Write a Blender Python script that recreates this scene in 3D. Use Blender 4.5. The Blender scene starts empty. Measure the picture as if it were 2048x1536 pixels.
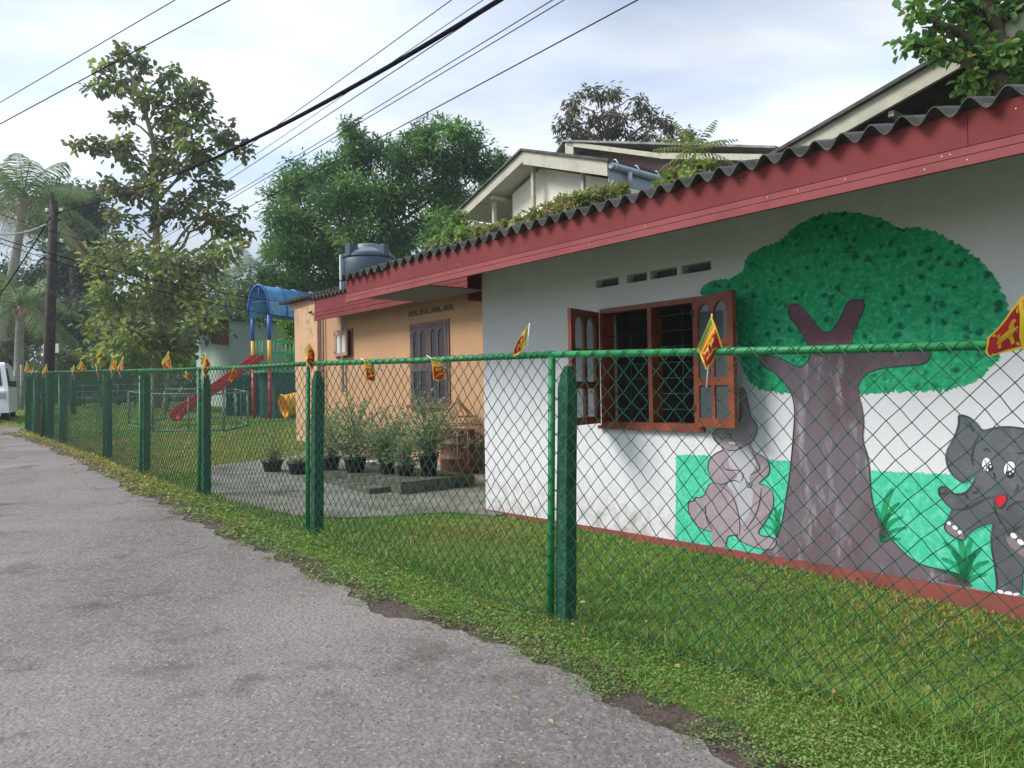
import bpy, bmesh, math, random
import numpy as np
from mathutils import Vector, Matrix
from mathutils.geometry import tessellate_polygon
R = math.radians
random.seed(7); rng = np.random.default_rng(7)
sc = bpy.context.scene
col = sc.collection

# ------------------------------------------------------------------ camera
CAM = np.array([0.0, 0.0, 1.55]); FPX = 1538.0
PITCH, ROLL = R(0.6), R(1.1)
_F = np.array([0, math.cos(PITCH), math.sin(PITCH)])
_U0 = np.array([0, -math.sin(PITCH), math.cos(PITCH)]); _R0 = np.array([1.0, 0, 0])
_R = math.cos(ROLL)*_R0 - math.sin(ROLL)*_U0
_U = math.sin(ROLL)*_R0 + math.cos(ROLL)*_U0
cd = bpy.data.cameras.new('camera'); cam = bpy.data.objects.new('camera', cd); col.objects.link(cam)
cd.sensor_width = 36; cd.lens = FPX/2048*36; cd.clip_start = 0.05; cd.clip_end = 2000
cam.matrix_world = Matrix(((_R[0], _U[0], -_F[0], CAM[0]), (_R[1], _U[1], -_F[1], CAM[1]), (_R[2], _U[2], -_F[2], CAM[2]), (0, 0, 0, 1)))
sc.camera = cam

# ------------------------------------------------------------------ world and sun
SUN_EL, SUN_AZ = R(42), R(-97)           # azimuth clockwise from +Y: the sun stands to the left, behind thin cloud
w = bpy.data.worlds.new('World'); sc.world = w; w.use_nodes = True
nt = w.node_tree; nt.nodes.clear(); N = nt.nodes.new; L = nt.links.new
out = N('ShaderNodeOutputWorld'); bg = N('ShaderNodeBackground'); bg.inputs['Strength'].default_value = 0.055
sky = N('ShaderNodeTexSky'); sky.sky_type = 'NISHITA'; sky.sun_disc = False
sky.sun_elevation = SUN_EL; sky.sun_rotation = SUN_AZ; sky.air_density = 1.2; sky.dust_density = 2.0
tc = N('ShaderNodeTexCoord'); sep = N('ShaderNodeSeparateXYZ'); L(tc.outputs['Generated'], sep.inputs[0])
zc = N('ShaderNodeMath'); zc.operation = 'MAXIMUM'; L(sep.outputs[2], zc.inputs[0]); zc.inputs[1].default_value = 0.0
za = N('ShaderNodeMath'); za.operation = 'ADD'; L(zc.outputs[0], za.inputs[0]); za.inputs[1].default_value = 0.22
dx = N('ShaderNodeMath'); dx.operation = 'DIVIDE'; L(sep.outputs[0], dx.inputs[0]); L(za.outputs[0], dx.inputs[1])
dy = N('ShaderNodeMath'); dy.operation = 'DIVIDE'; L(sep.outputs[1], dy.inputs[0]); L(za.outputs[0], dy.inputs[1])
cmb = N('ShaderNodeCombineXYZ'); L(dx.outputs[0], cmb.inputs[0]); L(dy.outputs[0], cmb.inputs[1])
mp = N('ShaderNodeMapping'); L(cmb.outputs[0], mp.inputs[0]); mp.inputs['Rotation'].default_value = (0, 0, R(35)); mp.inputs['Scale'].default_value = (0.55, 1.15, 1)
mp.inputs['Location'].default_value = (3.1, 1.7, 0)
nz = N('ShaderNodeTexNoise'); L(mp.outputs[0], nz.inputs['Vector']); nz.inputs['Scale'].default_value = 0.8; nz.inputs['Detail'].default_value = 6; nz.inputs['Roughness'].default_value = 0.5; nz.inputs['Distortion'].default_value = 0.35
cr = N('ShaderNodeValToRGB'); L(nz.outputs['Fac'], cr.inputs[0])
cr.color_ramp.elements[0].position = 0.38; cr.color_ramp.elements[0].color = (0.22, 0.22, 0.22, 1)
cr.color_ramp.elements[1].position = 0.60; cr.color_ramp.elements[1].color = (1, 1, 1, 1)
nz2 = N('ShaderNodeTexNoise'); L(mp.outputs[0], nz2.inputs['Vector']); nz2.inputs['Scale'].default_value = 2.6; nz2.inputs['Detail'].default_value = 5
cr2 = N('ShaderNodeValToRGB'); L(nz2.outputs['Fac'], cr2.inputs[0])
cr2.color_ramp.elements[0].position = 0.35; cr2.color_ramp.elements[0].color = (0.60, 0.73, 0.97, 1)
cr2.color_ramp.elements[1].position = 0.62; cr2.color_ramp.elements[1].color = (0.93, 0.95, 1.0, 1)
cm = N('ShaderNodeMixRGB'); cm.blend_type = 'MULTIPLY'; cm.inputs[0].default_value = 1; L(cr2.outputs[0], cm.inputs[1]); cm.inputs[2].default_value = (11.6, 11.6, 11.6, 1)
mx = N('ShaderNodeMixRGB'); L(cr.outputs[0], mx.inputs[0]); L(sky.outputs[0], mx.inputs[1]); L(cm.outputs[0], mx.inputs[2])
L(mx.outputs[0], bg.inputs['Color']); L(bg.outputs[0], out.inputs['Surface'])
sd = bpy.data.lights.new('sun', 'SUN'); sd.energy = 2.0; sd.angle = R(24); sd.color = (1, 0.95, 0.87)
so = bpy.data.objects.new('sun', sd); col.objects.link(so); so.location = (-10, 0, 20)
sv = Vector((math.sin(SUN_AZ)*math.cos(SUN_EL), math.cos(SUN_AZ)*math.cos(SUN_EL), math.sin(SUN_EL)))
so.rotation_euler = (-sv).to_track_quat('-Z', 'Y').to_euler()
vs = sc.view_settings; vs.view_transform = 'Standard'; vs.look = 'None'; vs.gamma = 1; vs.use_curve_mapping = False; vs.exposure = 1.1
sc.cycles.max_bounces = 8; sc.cycles.transparent_max_bounces = 24

HAZE = 0.0011
# ------------------------------------------------------------------ frames of reference (metres)
DH = np.array([-0.63096, 0.77581, 0.0]); NH = np.array([0.77581, 0.63096, 0.0])   # along road / away from road
S0 = 0.033
def gz(x, y):                            # the ground climbs gently along the road
    s = DH[0]*np.asarray(x) + DH[1]*np.asarray(y)
    t = NH[0]*np.asarray(x) + NH[1]*np.asarray(y)
    k = np.clip((t-3.9)/1.15, 0, 1); k = k*k*(3-2*k)          # the lawn banks up against the house wall
    return S0*np.clip(s, -15, 36) + .10*k*np.clip((6.6-s)/3.6, 0, 1)*np.clip((s+12)/6, 0, 1)
def ray(px, py): return _F + (px-1024)/FPX*_R - (py-768)/FPX*_U
def at(px, py, Y): return CAM + ray(px, py)*Y                     # point at depth Y
def on_z(px, py, z):
    d = ray(px, py); return CAM + (z-CAM[2])/d[2]*d
def ong(px, py):                         # where a sight line meets the ground
    d = ray(px, py); lo, hi = 0.5, 200.0
    for _ in range(60):
        m = (lo+hi)/2; p = CAM + d*m
        if p[2] > gz(p[0], p[1]): lo = m
        else: hi = m
    return CAM + d*lo
def ground(p, h=0.0): return np.array([p[0], p[1], float(gz(p[0], p[1]))+h])
def proj(P):
    v = np.array(P)-CAM; d = v@_F
    return 1024+FPX*(v@_R)/d, 768-FPX*(v@_U)/d
CORNER = np.array([-0.317, 8.601, 0.0])
def WF(a, b, z): return CORNER - DH*a - NH*b + np.array([0, 0, z])  # house frame: a right along wall, b towards road
def wall_ab(px, py, b=0.0):
    d = ray(px, py); P0 = CORNER - NH*b
    P = CAM + ((P0-CAM)@NH)/(d@NH)*d
    v = P-CORNER
    return float(-(v@DH)), float(P[2])

# ------------------------------------------------------------------ materials
def new_mat(name):
    m = bpy.data.materials.new(name); m.use_nodes = True; m.node_tree.nodes.clear(); return m
def mat(name, c, rough=0.7, var=0.12, scale=6.0, c2=None, c2pos=(0.5, 0.62), c2scale=3.0, bump=0.15, bscale=60.0, metal=0.0, spec=0.4, detail=5, bdist=0.01, island=0.0, c2detail=6):
    m = new_mat(name); t = m.node_tree; N = t.nodes.new; L = t.links.new
    o = N('ShaderNodeOutputMaterial'); p = N('ShaderNodeBsdfPrincipled'); L(p.outputs[0], o.inputs[0])
    p.inputs['Roughness'].default_value = rough; p.inputs['Metallic'].default_value = metal
    p.inputs['Specular IOR Level'].default_value = spec
    tcn = N('ShaderNodeTexCoord'); n1 = N('ShaderNodeTexNoise'); L(tcn.outputs['Object'], n1.inputs['Vector'])
    n1.inputs['Scale'].default_value = scale; n1.inputs['Detail'].default_value = detail
    mr = N('ShaderNodeMapRange'); L(n1.outputs['Fac'], mr.inputs[0])
    mr.inputs[1].default_value = 0.25; mr.inputs[2].default_value = 0.75
    mr.inputs[3].default_value = 1-var*1.5; mr.inputs[4].default_value = 1+var
    cur = None
    base = N('ShaderNodeRGB'); base.outputs[0].default_value = (*c, 1); cur = base.outputs[0]
    if c2:
        n2 = N('ShaderNodeTexNoise'); L(tcn.outputs['Object'], n2.inputs['Vector']); n2.inputs['Scale'].default_value = c2scale; n2.inputs['Detail'].default_value = c2detail
        n2.inputs['Roughness'].default_value = 0.6
        r = N('ShaderNodeMapRange'); L(n2.outputs['Fac'], r.inputs[0]); r.inputs[1].default_value = c2pos[0]; r.inputs[2].default_value = c2pos[1]
        x = N('ShaderNodeMixRGB'); L(r.outputs[0], x.inputs[0]); L(cur, x.inputs[1]); x.inputs[2].default_value = (*c2, 1); cur = x.outputs[0]
    mu = N('ShaderNodeMixRGB'); mu.blend_type = 'MULTIPLY'; mu.inputs[0].default_value = 1; L(cur, mu.inputs[1]); L(mr.outputs[0], mu.inputs[2]); cur = mu.outputs[0]
    if island:
        g = N('ShaderNodeNewGeometry'); r2 = N('ShaderNodeMapRange'); L(g.outputs['Random Per Island'], r2.inputs[0]); r2.inputs[3].default_value = 1-island; r2.inputs[4].default_value = 1+island
        m2 = N('ShaderNodeMixRGB'); m2.blend_type = 'MULTIPLY'; m2.inputs[0].default_value = 1; L(cur, m2.inputs[1]); L(r2.outputs[0], m2.inputs[2]); cur = m2.outputs[0]
    L(cur, p.inputs['Base Color'])
    if bump:
        n3 = N('ShaderNodeTexNoise'); L(tcn.outputs['Object'], n3.inputs['Vector']); n3.inputs['Scale'].default_value = bscale; n3.inputs['Detail'].default_value = 4
        b = N('ShaderNodeBump'); b.inputs['Strength'].default_value = bump; b.inputs['Distance'].default_value = bdist
        L(n3.outputs['Fac'], b.inputs['Height']); L(b.outputs[0], p.inputs['Normal'])
    return m
def leaf_mat(name, c, c2, trans=0.35, vscale=0.5, rough=0.55, c3=None):
    """leaves: every leaf its own tint between c and c2; a few take c3"""
    m = new_mat(name); t = m.node_tree; N = t.nodes.new; L = t.links.new
    o = N('ShaderNodeOutputMaterial'); g = N('ShaderNodeNewGeometry'); tcn = N('ShaderNodeTexCoord')
    n1 = N('ShaderNodeTexNoise'); L(tcn.outputs['Object'], n1.inputs['Vector']); n1.inputs['Scale'].default_value = vscale; n1.inputs['Detail'].default_value = 3
    ad = N('ShaderNodeMath'); ad.operation = 'MULTIPLY_ADD'; L(g.outputs['Random Per Island'], ad.inputs[0]); ad.inputs[1].default_value = 0.5
    mr = N('ShaderNodeMapRange'); L(n1.outputs['Fac'], mr.inputs[0]); mr.inputs[1].default_value = .35; mr.inputs[2].default_value = .65; mr.inputs[3].default_value = 0; mr.inputs[4].default_value = .5
    L(mr.outputs[0], ad.inputs[2])
    x = N('ShaderNodeMixRGB'); L(ad.outputs[0], x.inputs[0]); x.inputs[1].default_value = (*c, 1); x.inputs[2].default_value = (*c2, 1); cur = x.outputs[0]
    if c3:
        gt = N('ShaderNodeMath'); gt.operation = 'GREATER_THAN'; L(g.outputs['Random Per Island'], gt.inputs[0]); gt.inputs[1].default_value = 0.94
        y = N('ShaderNodeMixRGB'); L(gt.outputs[0], y.inputs[0]); L(cur, y.inputs[1]); y.inputs[2].default_value = (*c3, 1); cur = y.outputs[0]
    p = N('ShaderNodeBsdfPrincipled'); p.inputs['Roughness'].default_value = rough; p.inputs['Specular IOR Level'].default_value = 0.3
    L(cur, p.inputs['Base Color'])
    tr = N('ShaderNodeBsdfTranslucent'); L(cur, tr.inputs['Color']); ms = N('ShaderNodeMixShader'); ms.inputs[0].default_value = trans
    L(p.outputs[0], ms.inputs[1]); L(tr.outputs[0], ms.inputs[2]); L(ms.outputs[0], o.inputs[0])
    return m

M = {}
# grass, ground, road -------------------------------------------------------------
def patchy(name, cols, scales, bump=0.3, bscale=40, rough=0.9, bdist=0.02, fine=None, stretch=None):
    m = new_mat(name); t = m.node_tree; N = t.nodes.new; L = t.links.new
    o = N('ShaderNodeOutputMaterial'); p = N('ShaderNodeBsdfPrincipled'); L(p.outputs[0], o.inputs[0]); p.inputs['Roughness'].default_value = rough; p.inputs['Specular IOR Level'].default_value = 0.2
    tcn = N('ShaderNodeTexCoord'); cur = None; co_ = tcn.outputs['Object']
    if stretch: mpp = N('ShaderNodeMapping'); L(co_, mpp.inputs[0]); mpp.inputs['Scale'].default_value = stretch; co_ = mpp.outputs[0]
    for k, (c, (s, lo, hi)) in enumerate(zip(cols, [(0, 0, 1)]+scales)):
        if k == 0:
            b = N('ShaderNodeRGB'); b.outputs[0].default_value = (*c, 1); cur = b.outputs[0]; continue
        n = N('ShaderNodeTexNoise'); L(co_, n.inputs['Vector']); n.inputs['Scale'].default_value = s; n.inputs['Detail'].default_value = 7; n.inputs['Roughness'].default_value = .62
        r = N('ShaderNodeMapRange'); L(n.outputs['Fac'], r.inputs[0]); r.inputs[1].default_value = lo; r.inputs[2].default_value = hi
        x = N('ShaderNodeMixRGB'); L(r.outputs[0], x.inputs[0]); L(cur, x.inputs[1]); x.inputs[2].default_value = (*c, 1); cur = x.outputs[0]
    if fine:
        n = N('ShaderNodeTexVoronoi'); L(tcn.outputs['Object'], n.inputs['Vector']); n.inputs['Scale'].default_value = fine[0]
        hs = N('ShaderNodeSeparateXYZ'); L(n.outputs['Color'], hs.inputs[0])
        r = N('ShaderNodeMapRange'); L(hs.outputs[0], r.inputs[0]); r.inputs[3].default_value = fine[1]; r.inputs[4].default_value = fine[2]
        x = N('ShaderNodeMixRGB'); x.blend_type = 'MULTIPLY'; x.inputs[0].default_value = 1; L(cur, x.inputs[1]); L(r.outputs[0], x.inputs[2]); cur = x.outputs[0]
    L(cur, p.inputs['Base Color'])
    n3 = N('ShaderNodeTexNoise'); L(tcn.outputs['Object'], n3.inputs['Vector']); n3.inputs['Scale'].default_value = bscale; n3.inputs['Detail'].default_value = 6
    b = N('ShaderNodeBump'); b.inputs['Strength'].default_value = bump; b.inputs['Distance'].default_value = bdist; L(n3.outputs['Fac'], b.inputs['Height']); L(b.outputs[0], p.inputs['Normal'])
    return m
M['soil'] = patchy('soil', [(0.085, 0.165, 0.025), (0.17, 0.19, 0.045), (0.095, 0.080, 0.045)], [(0.6, 0.45, 0.65), (5, 0.52, 0.66)])
M['road'] = patchy('road', [(0.236, 0.216, 0.202), (0.150, 0.140, 0.133), (0.250, 0.233, 0.220), (0.105, 0.090, 0.080)], [(0.45, 0.40, 0.60), (24, 0.46, 0.72), (1.6, 0.56, 0.70)], bump=0.9, bscale=38, fine=(95, 0.74, 1.14), rough=0.85, bdist=0.016)
def weather_road(m):
    t = m.node_tree; N = t.nodes.new; L = t.links.new; p = next(n for n in t.nodes if n.type == 'BSDF_PRINCIPLED'); src = p.inputs['Base Color'].links[0].from_socket; tcn = next(n for n in t.nodes if n.type == 'TEX_COORD')
    # bright chips of aggregate
    v = N('ShaderNodeTexVoronoi'); L(tcn.outputs['Object'], v.inputs['Vector']); v.inputs['Scale'].default_value = 42
    sx = N('ShaderNodeSeparateXYZ'); L(v.outputs['Color'], sx.inputs[0]); g = N('ShaderNodeMath'); g.operation = 'GREATER_THAN'; L(sx.outputs[1], g.inputs[0]); g.inputs[1].default_value = .89
    g2 = N('ShaderNodeMath'); g2.operation = 'LESS_THAN'; L(v.outputs['Distance'], g2.inputs[0]); g2.inputs[1].default_value = .30; g3 = N('ShaderNodeMath'); g3.operation = 'MULTIPLY'; L(g.outputs[0], g3.inputs[0]); L(g2.outputs[0], g3.inputs[1])
    x = N('ShaderNodeMixRGB'); L(g3.outputs[0], x.inputs[0]); L(src, x.inputs[1]); x.inputs[2].default_value = (.31, .305, .30, 1)
    d_ = N('ShaderNodeMath'); d_.operation = 'LESS_THAN'; L(sx.outputs[1], d_.inputs[0]); d_.inputs[1].default_value = .08; d2 = N('ShaderNodeMath'); d2.operation = 'MULTIPLY'; L(d_.outputs[0], d2.inputs[0]); L(g2.outputs[0], d2.inputs[1])
    x1 = N('ShaderNodeMixRGB'); L(d2.outputs[0], x1.inputs[0]); L(x.outputs[0], x1.inputs[1]); x1.inputs[2].default_value = (.085, .08, .078, 1)
    # cracks, only where the surface has broken
    mp_ = N('ShaderNodeMapping'); L(tcn.outputs['Object'], mp_.inputs[0]); nz_ = N('ShaderNodeTexNoise'); L(mp_.outputs[0], nz_.inputs['Vector']); nz_.inputs['Scale'].default_value = 3
    va = N('ShaderNodeVectorMath'); va.operation = 'MULTIPLY_ADD'; L(nz_.outputs['Color'], va.inputs[0]); va.inputs[1].default_value = (.5, .5, 0); L(tcn.outputs['Object'], va.inputs[2])
    c = N('ShaderNodeTexVoronoi'); c.feature = 'DISTANCE_TO_EDGE'; L(va.outputs[0], c.inputs['Vector']); c.inputs['Scale'].default_value = 1.1
    r = N('ShaderNodeMapRange'); L(c.outputs['Distance'], r.inputs[0]); r.inputs[1].default_value = 0.0; r.inputs[2].default_value = .014; r.inputs[3].default_value = 1; r.inputs[4].default_value = 0
    k = N('ShaderNodeTexNoise'); L(tcn.outputs['Object'], k.inputs['Vector']); k.inputs['Scale'].default_value = .55; k.inputs['Detail'].default_value = 4
    kr = N('ShaderNodeMapRange'); L(k.outputs['Fac'], kr.inputs[0]); kr.inputs[1].default_value = .58; kr.inputs[2].default_value = .66; kr.inputs[3].default_value = 0; kr.inputs[4].default_value = .5
    mm_ = N('ShaderNodeMath'); mm_.operation = 'MULTIPLY'; L(r.outputs[0], mm_.inputs[0]); L(kr.outputs[0], mm_.inputs[1])
    y = N('ShaderNodeMixRGB'); L(mm_.outputs[0], y.inputs[0]); L(x1.outputs[0], y.inputs[1]); y.inputs[2].default_value = (.05, .046, .042, 1); L(y.outputs[0], p.inputs['Base Color'])
weather_road(M['road'])
M['dirt'] = patchy('dirt', [(0.085, 0.065, 0.052), (0.12, 0.10, 0.085), (0.05, 0.038, 0.028)], [(6, 0.4, 0.7), (17, 0.5, 0.7)], bump=0.8, bscale=50, fine=(90, 0.7, 1.2))
M['apron'] = patchy('apron', [(0.15, 0.155, 0.13), (0.25, 0.245, 0.22), (0.06, 0.085, 0.045)], [(3, 0.4, 0.65), (1.6, 0.5, 0.72)], bump=0.4, fine=(70, 0.85, 1.1))
M['grass'] = leaf_mat('grass', (0.068, 0.215, 0.034), (0.24, 0.40, 0.075), trans=0.3, vscale=0.9, c3=(0.36, 0.31, 0.12))
M['drygrass'] = leaf_mat('drygrass', (0.20, 0.23, 0.05), (0.48, 0.36, 0.11), trans=0.3, vscale=0.5, c3=(0.40, 0.30, 0.15))
M['weed'] = leaf_mat('weed', (0.085, 0.195, 0.045), (0.25, 0.38, 0.10), trans=0.3, vscale=1.1, c3=(0.16, 0.09, 0.03))
M['deadleaf'] = leaf_mat('deadleaf', (0.30, 0.14, 0.05), (0.50, 0.38, 0.20), trans=0.1)
# walls
M['white'] = mat('white_wall', (0.64, 0.65, 0.695), 0.85, 0.05, 1.3, c2=(0.56, 0.57, 0.58), c2pos=(0.56, 0.8), c2scale=1.2, bump=0.25, bscale=55, bdist=0.006)
def grime_shade(m, z0, z1, c, amt=.6, scale=5.0, up=True, sc_=(1, 1, 1)):
    """dirt and painted shade that fade away with height: splashes above the ground or runs below an edge"""
    t = m.node_tree; N = t.nodes.new; L = t.links.new; p = next(n for n in t.nodes if n.type == 'BSDF_PRINCIPLED'); src = p.inputs['Base Color'].links[0].from_socket; tcn = next(n for n in t.nodes if n.type == 'TEX_COORD')
    sz = N('ShaderNodeSeparateXYZ'); L(tcn.outputs['Object'], sz.inputs[0]); r = N('ShaderNodeMapRange'); L(sz.outputs[2], r.inputs[0]); r.inputs[1].default_value = z0; r.inputs[2].default_value = z1; r.inputs[3].default_value = 1; r.inputs[4].default_value = 0
    mp_ = N('ShaderNodeMapping'); L(tcn.outputs['Object'], mp_.inputs[0]); mp_.inputs['Scale'].default_value = sc_
    n = N('ShaderNodeTexNoise'); L(mp_.outputs[0], n.inputs['Vector']); n.inputs['Scale'].default_value = scale; n.inputs['Detail'].default_value = 6; n.inputs['Roughness'].default_value = .65
    k = N('ShaderNodeMapRange'); L(n.outputs['Fac'], k.inputs[0]); k.inputs[1].default_value = .42; k.inputs[2].default_value = .72; k.inputs[4].default_value = amt
    mu = N('ShaderNodeMath'); mu.operation = 'MULTIPLY'; L(r.outputs[0], mu.inputs[0]); L(k.outputs[0], mu.inputs[1])
    x = N('ShaderNodeMixRGB'); L(mu.outputs[0], x.inputs[0]); L(src, x.inputs[1]); x.inputs[2].default_value = (*c, 1); L(x.outputs[0], p.inputs['Base Color'])
grime_shade(M['white'], .05, .55, (.24, .16, .12), .85, 7); grime_shade(M['white'], 2.9, 1.9, (.36, .37, .35), .3, 3.5, sc_=(1.6, 1.6, .22))
M['maroon'] = mat('maroon_fascia', (0.190, 0.042, 0.045), 0.8, 0.10, 2.0, c2=(0.150, 0.030, 0.034), c2pos=(0.45, 0.75), bump=0.12, bscale=25, spec=0.15)
M['maroon_light'] = mat('maroon_moulding', (0.255, 0.068, 0.072), 0.75, 0.12, 2.0, c2=(0.20, 0.040, 0.044), c2pos=(0.5, 0.75), bump=0.1, bscale=25, spec=0.2)
M['maroon_dark'] = mat('maroon_joint', (0.12, 0.025, 0.030), 0.7)
M['band'] = mat('base_band', (0.255, 0.062, 0.050), 0.7, 0.16, 3.0, c2=(0.16, 0.05, 0.038), c2pos=(0.55, 0.72), c2scale=4, bump=0.2)
M['orange'] = mat('orange_wall', (0.45, 0.262, 0.145), 0.85, 0.07, 1.2, c2=(0.47, 0.29, 0.165), c2pos=(0.52, 0.75), c2scale=1.4, bump=0.2)
M['orange_lit_stained'] = mat('orange_wall_lit_stained', (0.53, 0.33, 0.20), 0.85, 0.08, 2.0, c2=(0.24, 0.17, 0.11), c2pos=(0.58, 0.72), c2scale=2.6, bump=0.2)  # lighter base paints the brighter light beyond the eaves; dark streaks are stains
grime_shade(M['orange'], .1, .9, (.20, .17, .11), .6, 4); grime_shade(M['orange'], 3.2, 2.2, (.22, .14, .09), .7, 3, sc_=(1.6, 1.6, .25)); grime_shade(M['orange_lit_stained'], 3.1, 2.5, (.10, .08, .06), 1.0, 4, sc_=(2.2, 2.2, .3)); grime_shade(M['band'], -.1, .06, (.10, .10, .05), .8, 6)  # brown at the orange wall's top paints eave shade; the rest is dirt
M['asbestos'] = mat('asbestos', (0.13, 0.125, 0.12), 0.9, 0.35, 5.0, c2=(0.050, 0.052, 0.042), c2pos=(0.42, 0.58), c2scale=5, bump=0.3)
M['asbestos_light'] = mat('asbestos_light', (0.27, 0.27, 0.27), 0.9, 0.25, 5.0, c2=(0.14, 0.135, 0.13), c2pos=(0.5, 0.65), c2scale=4, bump=0.3)
M['soffit'] = mat('soffit', (0.15, 0.145, 0.135), 0.85, 0.1)
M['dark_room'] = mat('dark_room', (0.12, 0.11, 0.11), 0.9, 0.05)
M['wood'] = mat('red_wood', (0.215, 0.052, 0.026), 0.42, 0.2, 9.0, c2=(0.15, 0.036, 0.020), c2pos=(0.45, 0.65), c2scale=5, bump=0.05)
M['wood_brown'] = mat('brown_wood', (0.15, 0.08, 0.062), 0.55, 0.2, 9.0, bump=0.05)
M['wood_pale'] = mat('pale_wood_paint', (0.33, 0.19, 0.13), 0.6, 0.15, 8)
M['batten'] = mat('batten_wood', (0.38, 0.19, 0.10), 0.7, 0.2, 9)
M['iron'] = mat('dark_iron', (0.03, 0.03, 0.035), 0.5, 0.1)
def glassy(name, tint, t=0.6, rough=0.05):
    m = new_mat(name); nt_ = m.node_tree; N = nt_.nodes.new; L = nt_.links.new
    o = N('ShaderNodeOutputMaterial'); a = N('ShaderNodeBsdfTransparent'); a.inputs[0].default_value = (*tint, 1)
    p = N('ShaderNodeBsdfPrincipled'); p.inputs['Base Color'].default_value = (*[v*.5 for v in tint], 1); p.inputs['Roughness'].default_value = rough
    x = N('ShaderNodeMixShader'); x.inputs[0].default_value = 1-t; L(a.outputs[0], x.inputs[1]); L(p.outputs[0], x.inputs[2]); L(x.outputs[0], o.inputs[0]); return m
M['glass'] = glassy('pane_glass', (0.75, 0.82, 0.84), 0.55)
M['glass_dark'] = glassy('pane_glass_dark', (0.20, 0.24, 0.27), 0.35)
M['pane_black'] = mat('dark_pane', (0.025, 0.03, 0.04), 0.35, 0.1, bump=0, spec=0.3)
M['wood_dark'] = mat('dark_brown_wood', (0.085, 0.052, 0.055), 0.6, 0.2, 9)
M['frost'] = mat('frosted_pane', (0.50, 0.52, 0.50), 0.3, 0.04, bump=0)
# fence
M['pipe'] = mat('green_pipe', (0.010, 0.205, 0.060), 0.5, 0.18, 7.0, c2=(0.02, 0.10, 0.05), c2pos=(0.6, 0.72), c2scale=12, bump=0.1)
M['wire'] = mat('green_wire', (0.012, 0.082, 0.046), 0.4, 0.1, bump=0)
M['wire_tie'] = mat('green_tie_wire', (0.010, 0.115, 0.045), 0.45, 0.1, bump=0)
M['gpost'] = mat('green_concrete', (0.014, 0.100, 0.055), 0.8, 0.4, 8.0, c2=(0.035, 0.062, 0.048), c2pos=(0.56, 0.68), c2scale=8, bump=0.8, bscale=40, bdist=0.02)
M['upole'] = mat('old_pole', (0.050, 0.042, 0.040), 0.9, 0.3, 7.0, c2=(0.15, 0.13, 0.125), c2pos=(0.6, 0.75), c2scale=14, bump=0.5)
M['cable'] = mat('black_cable', (0.010, 0.010, 0.018), 0.9, 0.05, bump=0, spec=0.05)
M['cable_pale'] = mat('pale_cable', (0.45, 0.46, 0.46), 0.5, 0.05, bump=0)
M['whitepaint'] = mat('white_paint', (0.75, 0.76, 0.78), 0.4, 0.05, bump=0)
# flags
def flagmat(n, c):
    m = new_mat(n); t = m.node_tree; N = t.nodes.new; L = t.links.new
    o = N('ShaderNodeOutputMaterial'); p = N('ShaderNodeBsdfPrincipled'); p.inputs['Base Color'].default_value = (*c, 1); p.inputs['Roughness'].default_value = .55
    tr = N('ShaderNodeBsdfTranslucent'); tr.inputs[0].default_value = (*c, 1); ms = N('ShaderNodeMixShader'); ms.inputs[0].default_value = .35
    L(p.outputs[0], ms.inputs[1]); L(tr.outputs[0], ms.inputs[2]); L(ms.outputs[0], o.inputs[0]); return m
M['fy'] = flagmat('flag_yellow', (0.90, 0.60, 0.03)); M['fg'] = flagmat('flag_green', (0.06, 0.36, 0.10)); M['fo'] = flagmat('flag_orange', (0.85, 0.26, 0.04)); M['fm'] = flagmat('flag_maroon', (0.42, 0.012, 0.02))
M['stick'] = mat('white_stick', (0.75, 0.75, 0.73), 0.4, 0.02, bump=0)
# mural paints
def dab(name, c, cd, cl, s1=26.0, s2=5.0, lo=.60, hi=.70):
    """sponged paint: mid tone with dark dabs and light brushing"""
    return patchy(name, [c, cl, cd], [(s1, 0.46, 0.66), (s2*3.4, lo, hi)], bump=0.15, bscale=55, rough=0.75, bdist=0.005)
def spots(name, c, cd, cl):
    m = dab(name, c, cd, cl); t = m.node_tree; N = t.nodes.new; L = t.links.new
    p = next(n for n in t.nodes if n.type == 'BSDF_PRINCIPLED'); src = p.inputs['Base Color'].links[0].from_socket; tcn = next(n for n in t.nodes if n.type == 'TEX_COORD')
    nzz = N('ShaderNodeTexNoise'); L(tcn.outputs['Object'], nzz.inputs['Vector']); nzz.inputs['Scale'].default_value = 22
    va = N('ShaderNodeVectorMath'); va.operation = 'MULTIPLY_ADD'; L(nzz.outputs['Color'], va.inputs[0]); va.inputs[1].default_value = (.06, .06, .06); L(tcn.outputs['Object'], va.inputs[2])
    v = N('ShaderNodeTexVoronoi'); L(va.outputs[0], v.inputs['Vector']); v.inputs['Scale'].default_value = 12.5
    r = N('ShaderNodeMapRange'); L(v.outputs['Distance'], r.inputs[0]); r.inputs[1].default_value = .16; r.inputs[2].default_value = .36; r.inputs[3].default_value = .85; r.inputs[4].default_value = 0
    x = N('ShaderNodeMixRGB'); L(r.outputs[0], x.inputs[0]); L(src, x.inputs[1]); x.inputs[2].default_value = (*cd, 1); L(x.outputs[0], p.inputs['Base Color']); return m
M['p_crown'] = spots('mural_crown_green', (0.012, 0.31, 0.13), (0.004, 0.075, 0.048), (0.055, 0.45, 0.24))
M['p_ground'] = dab('mural_mint', (0.055, 0.50, 0.32), (0.02, 0.36, 0.22), (0.14, 0.62, 0.43), lo=.55, hi=.75)
M['p_trunk'] = patchy('mural_trunk', [(0.150, 0.120, 0.145), (0.120, 0.075, 0.095), (0.36, 0.33, 0.38)], [(1.6, 0.44, 0.60), (5.0, 0.57, 0.74)], bump=0.15, bscale=55, rough=0.8, bdist=0.005, stretch=(1.6, 1.6, .45))
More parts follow.
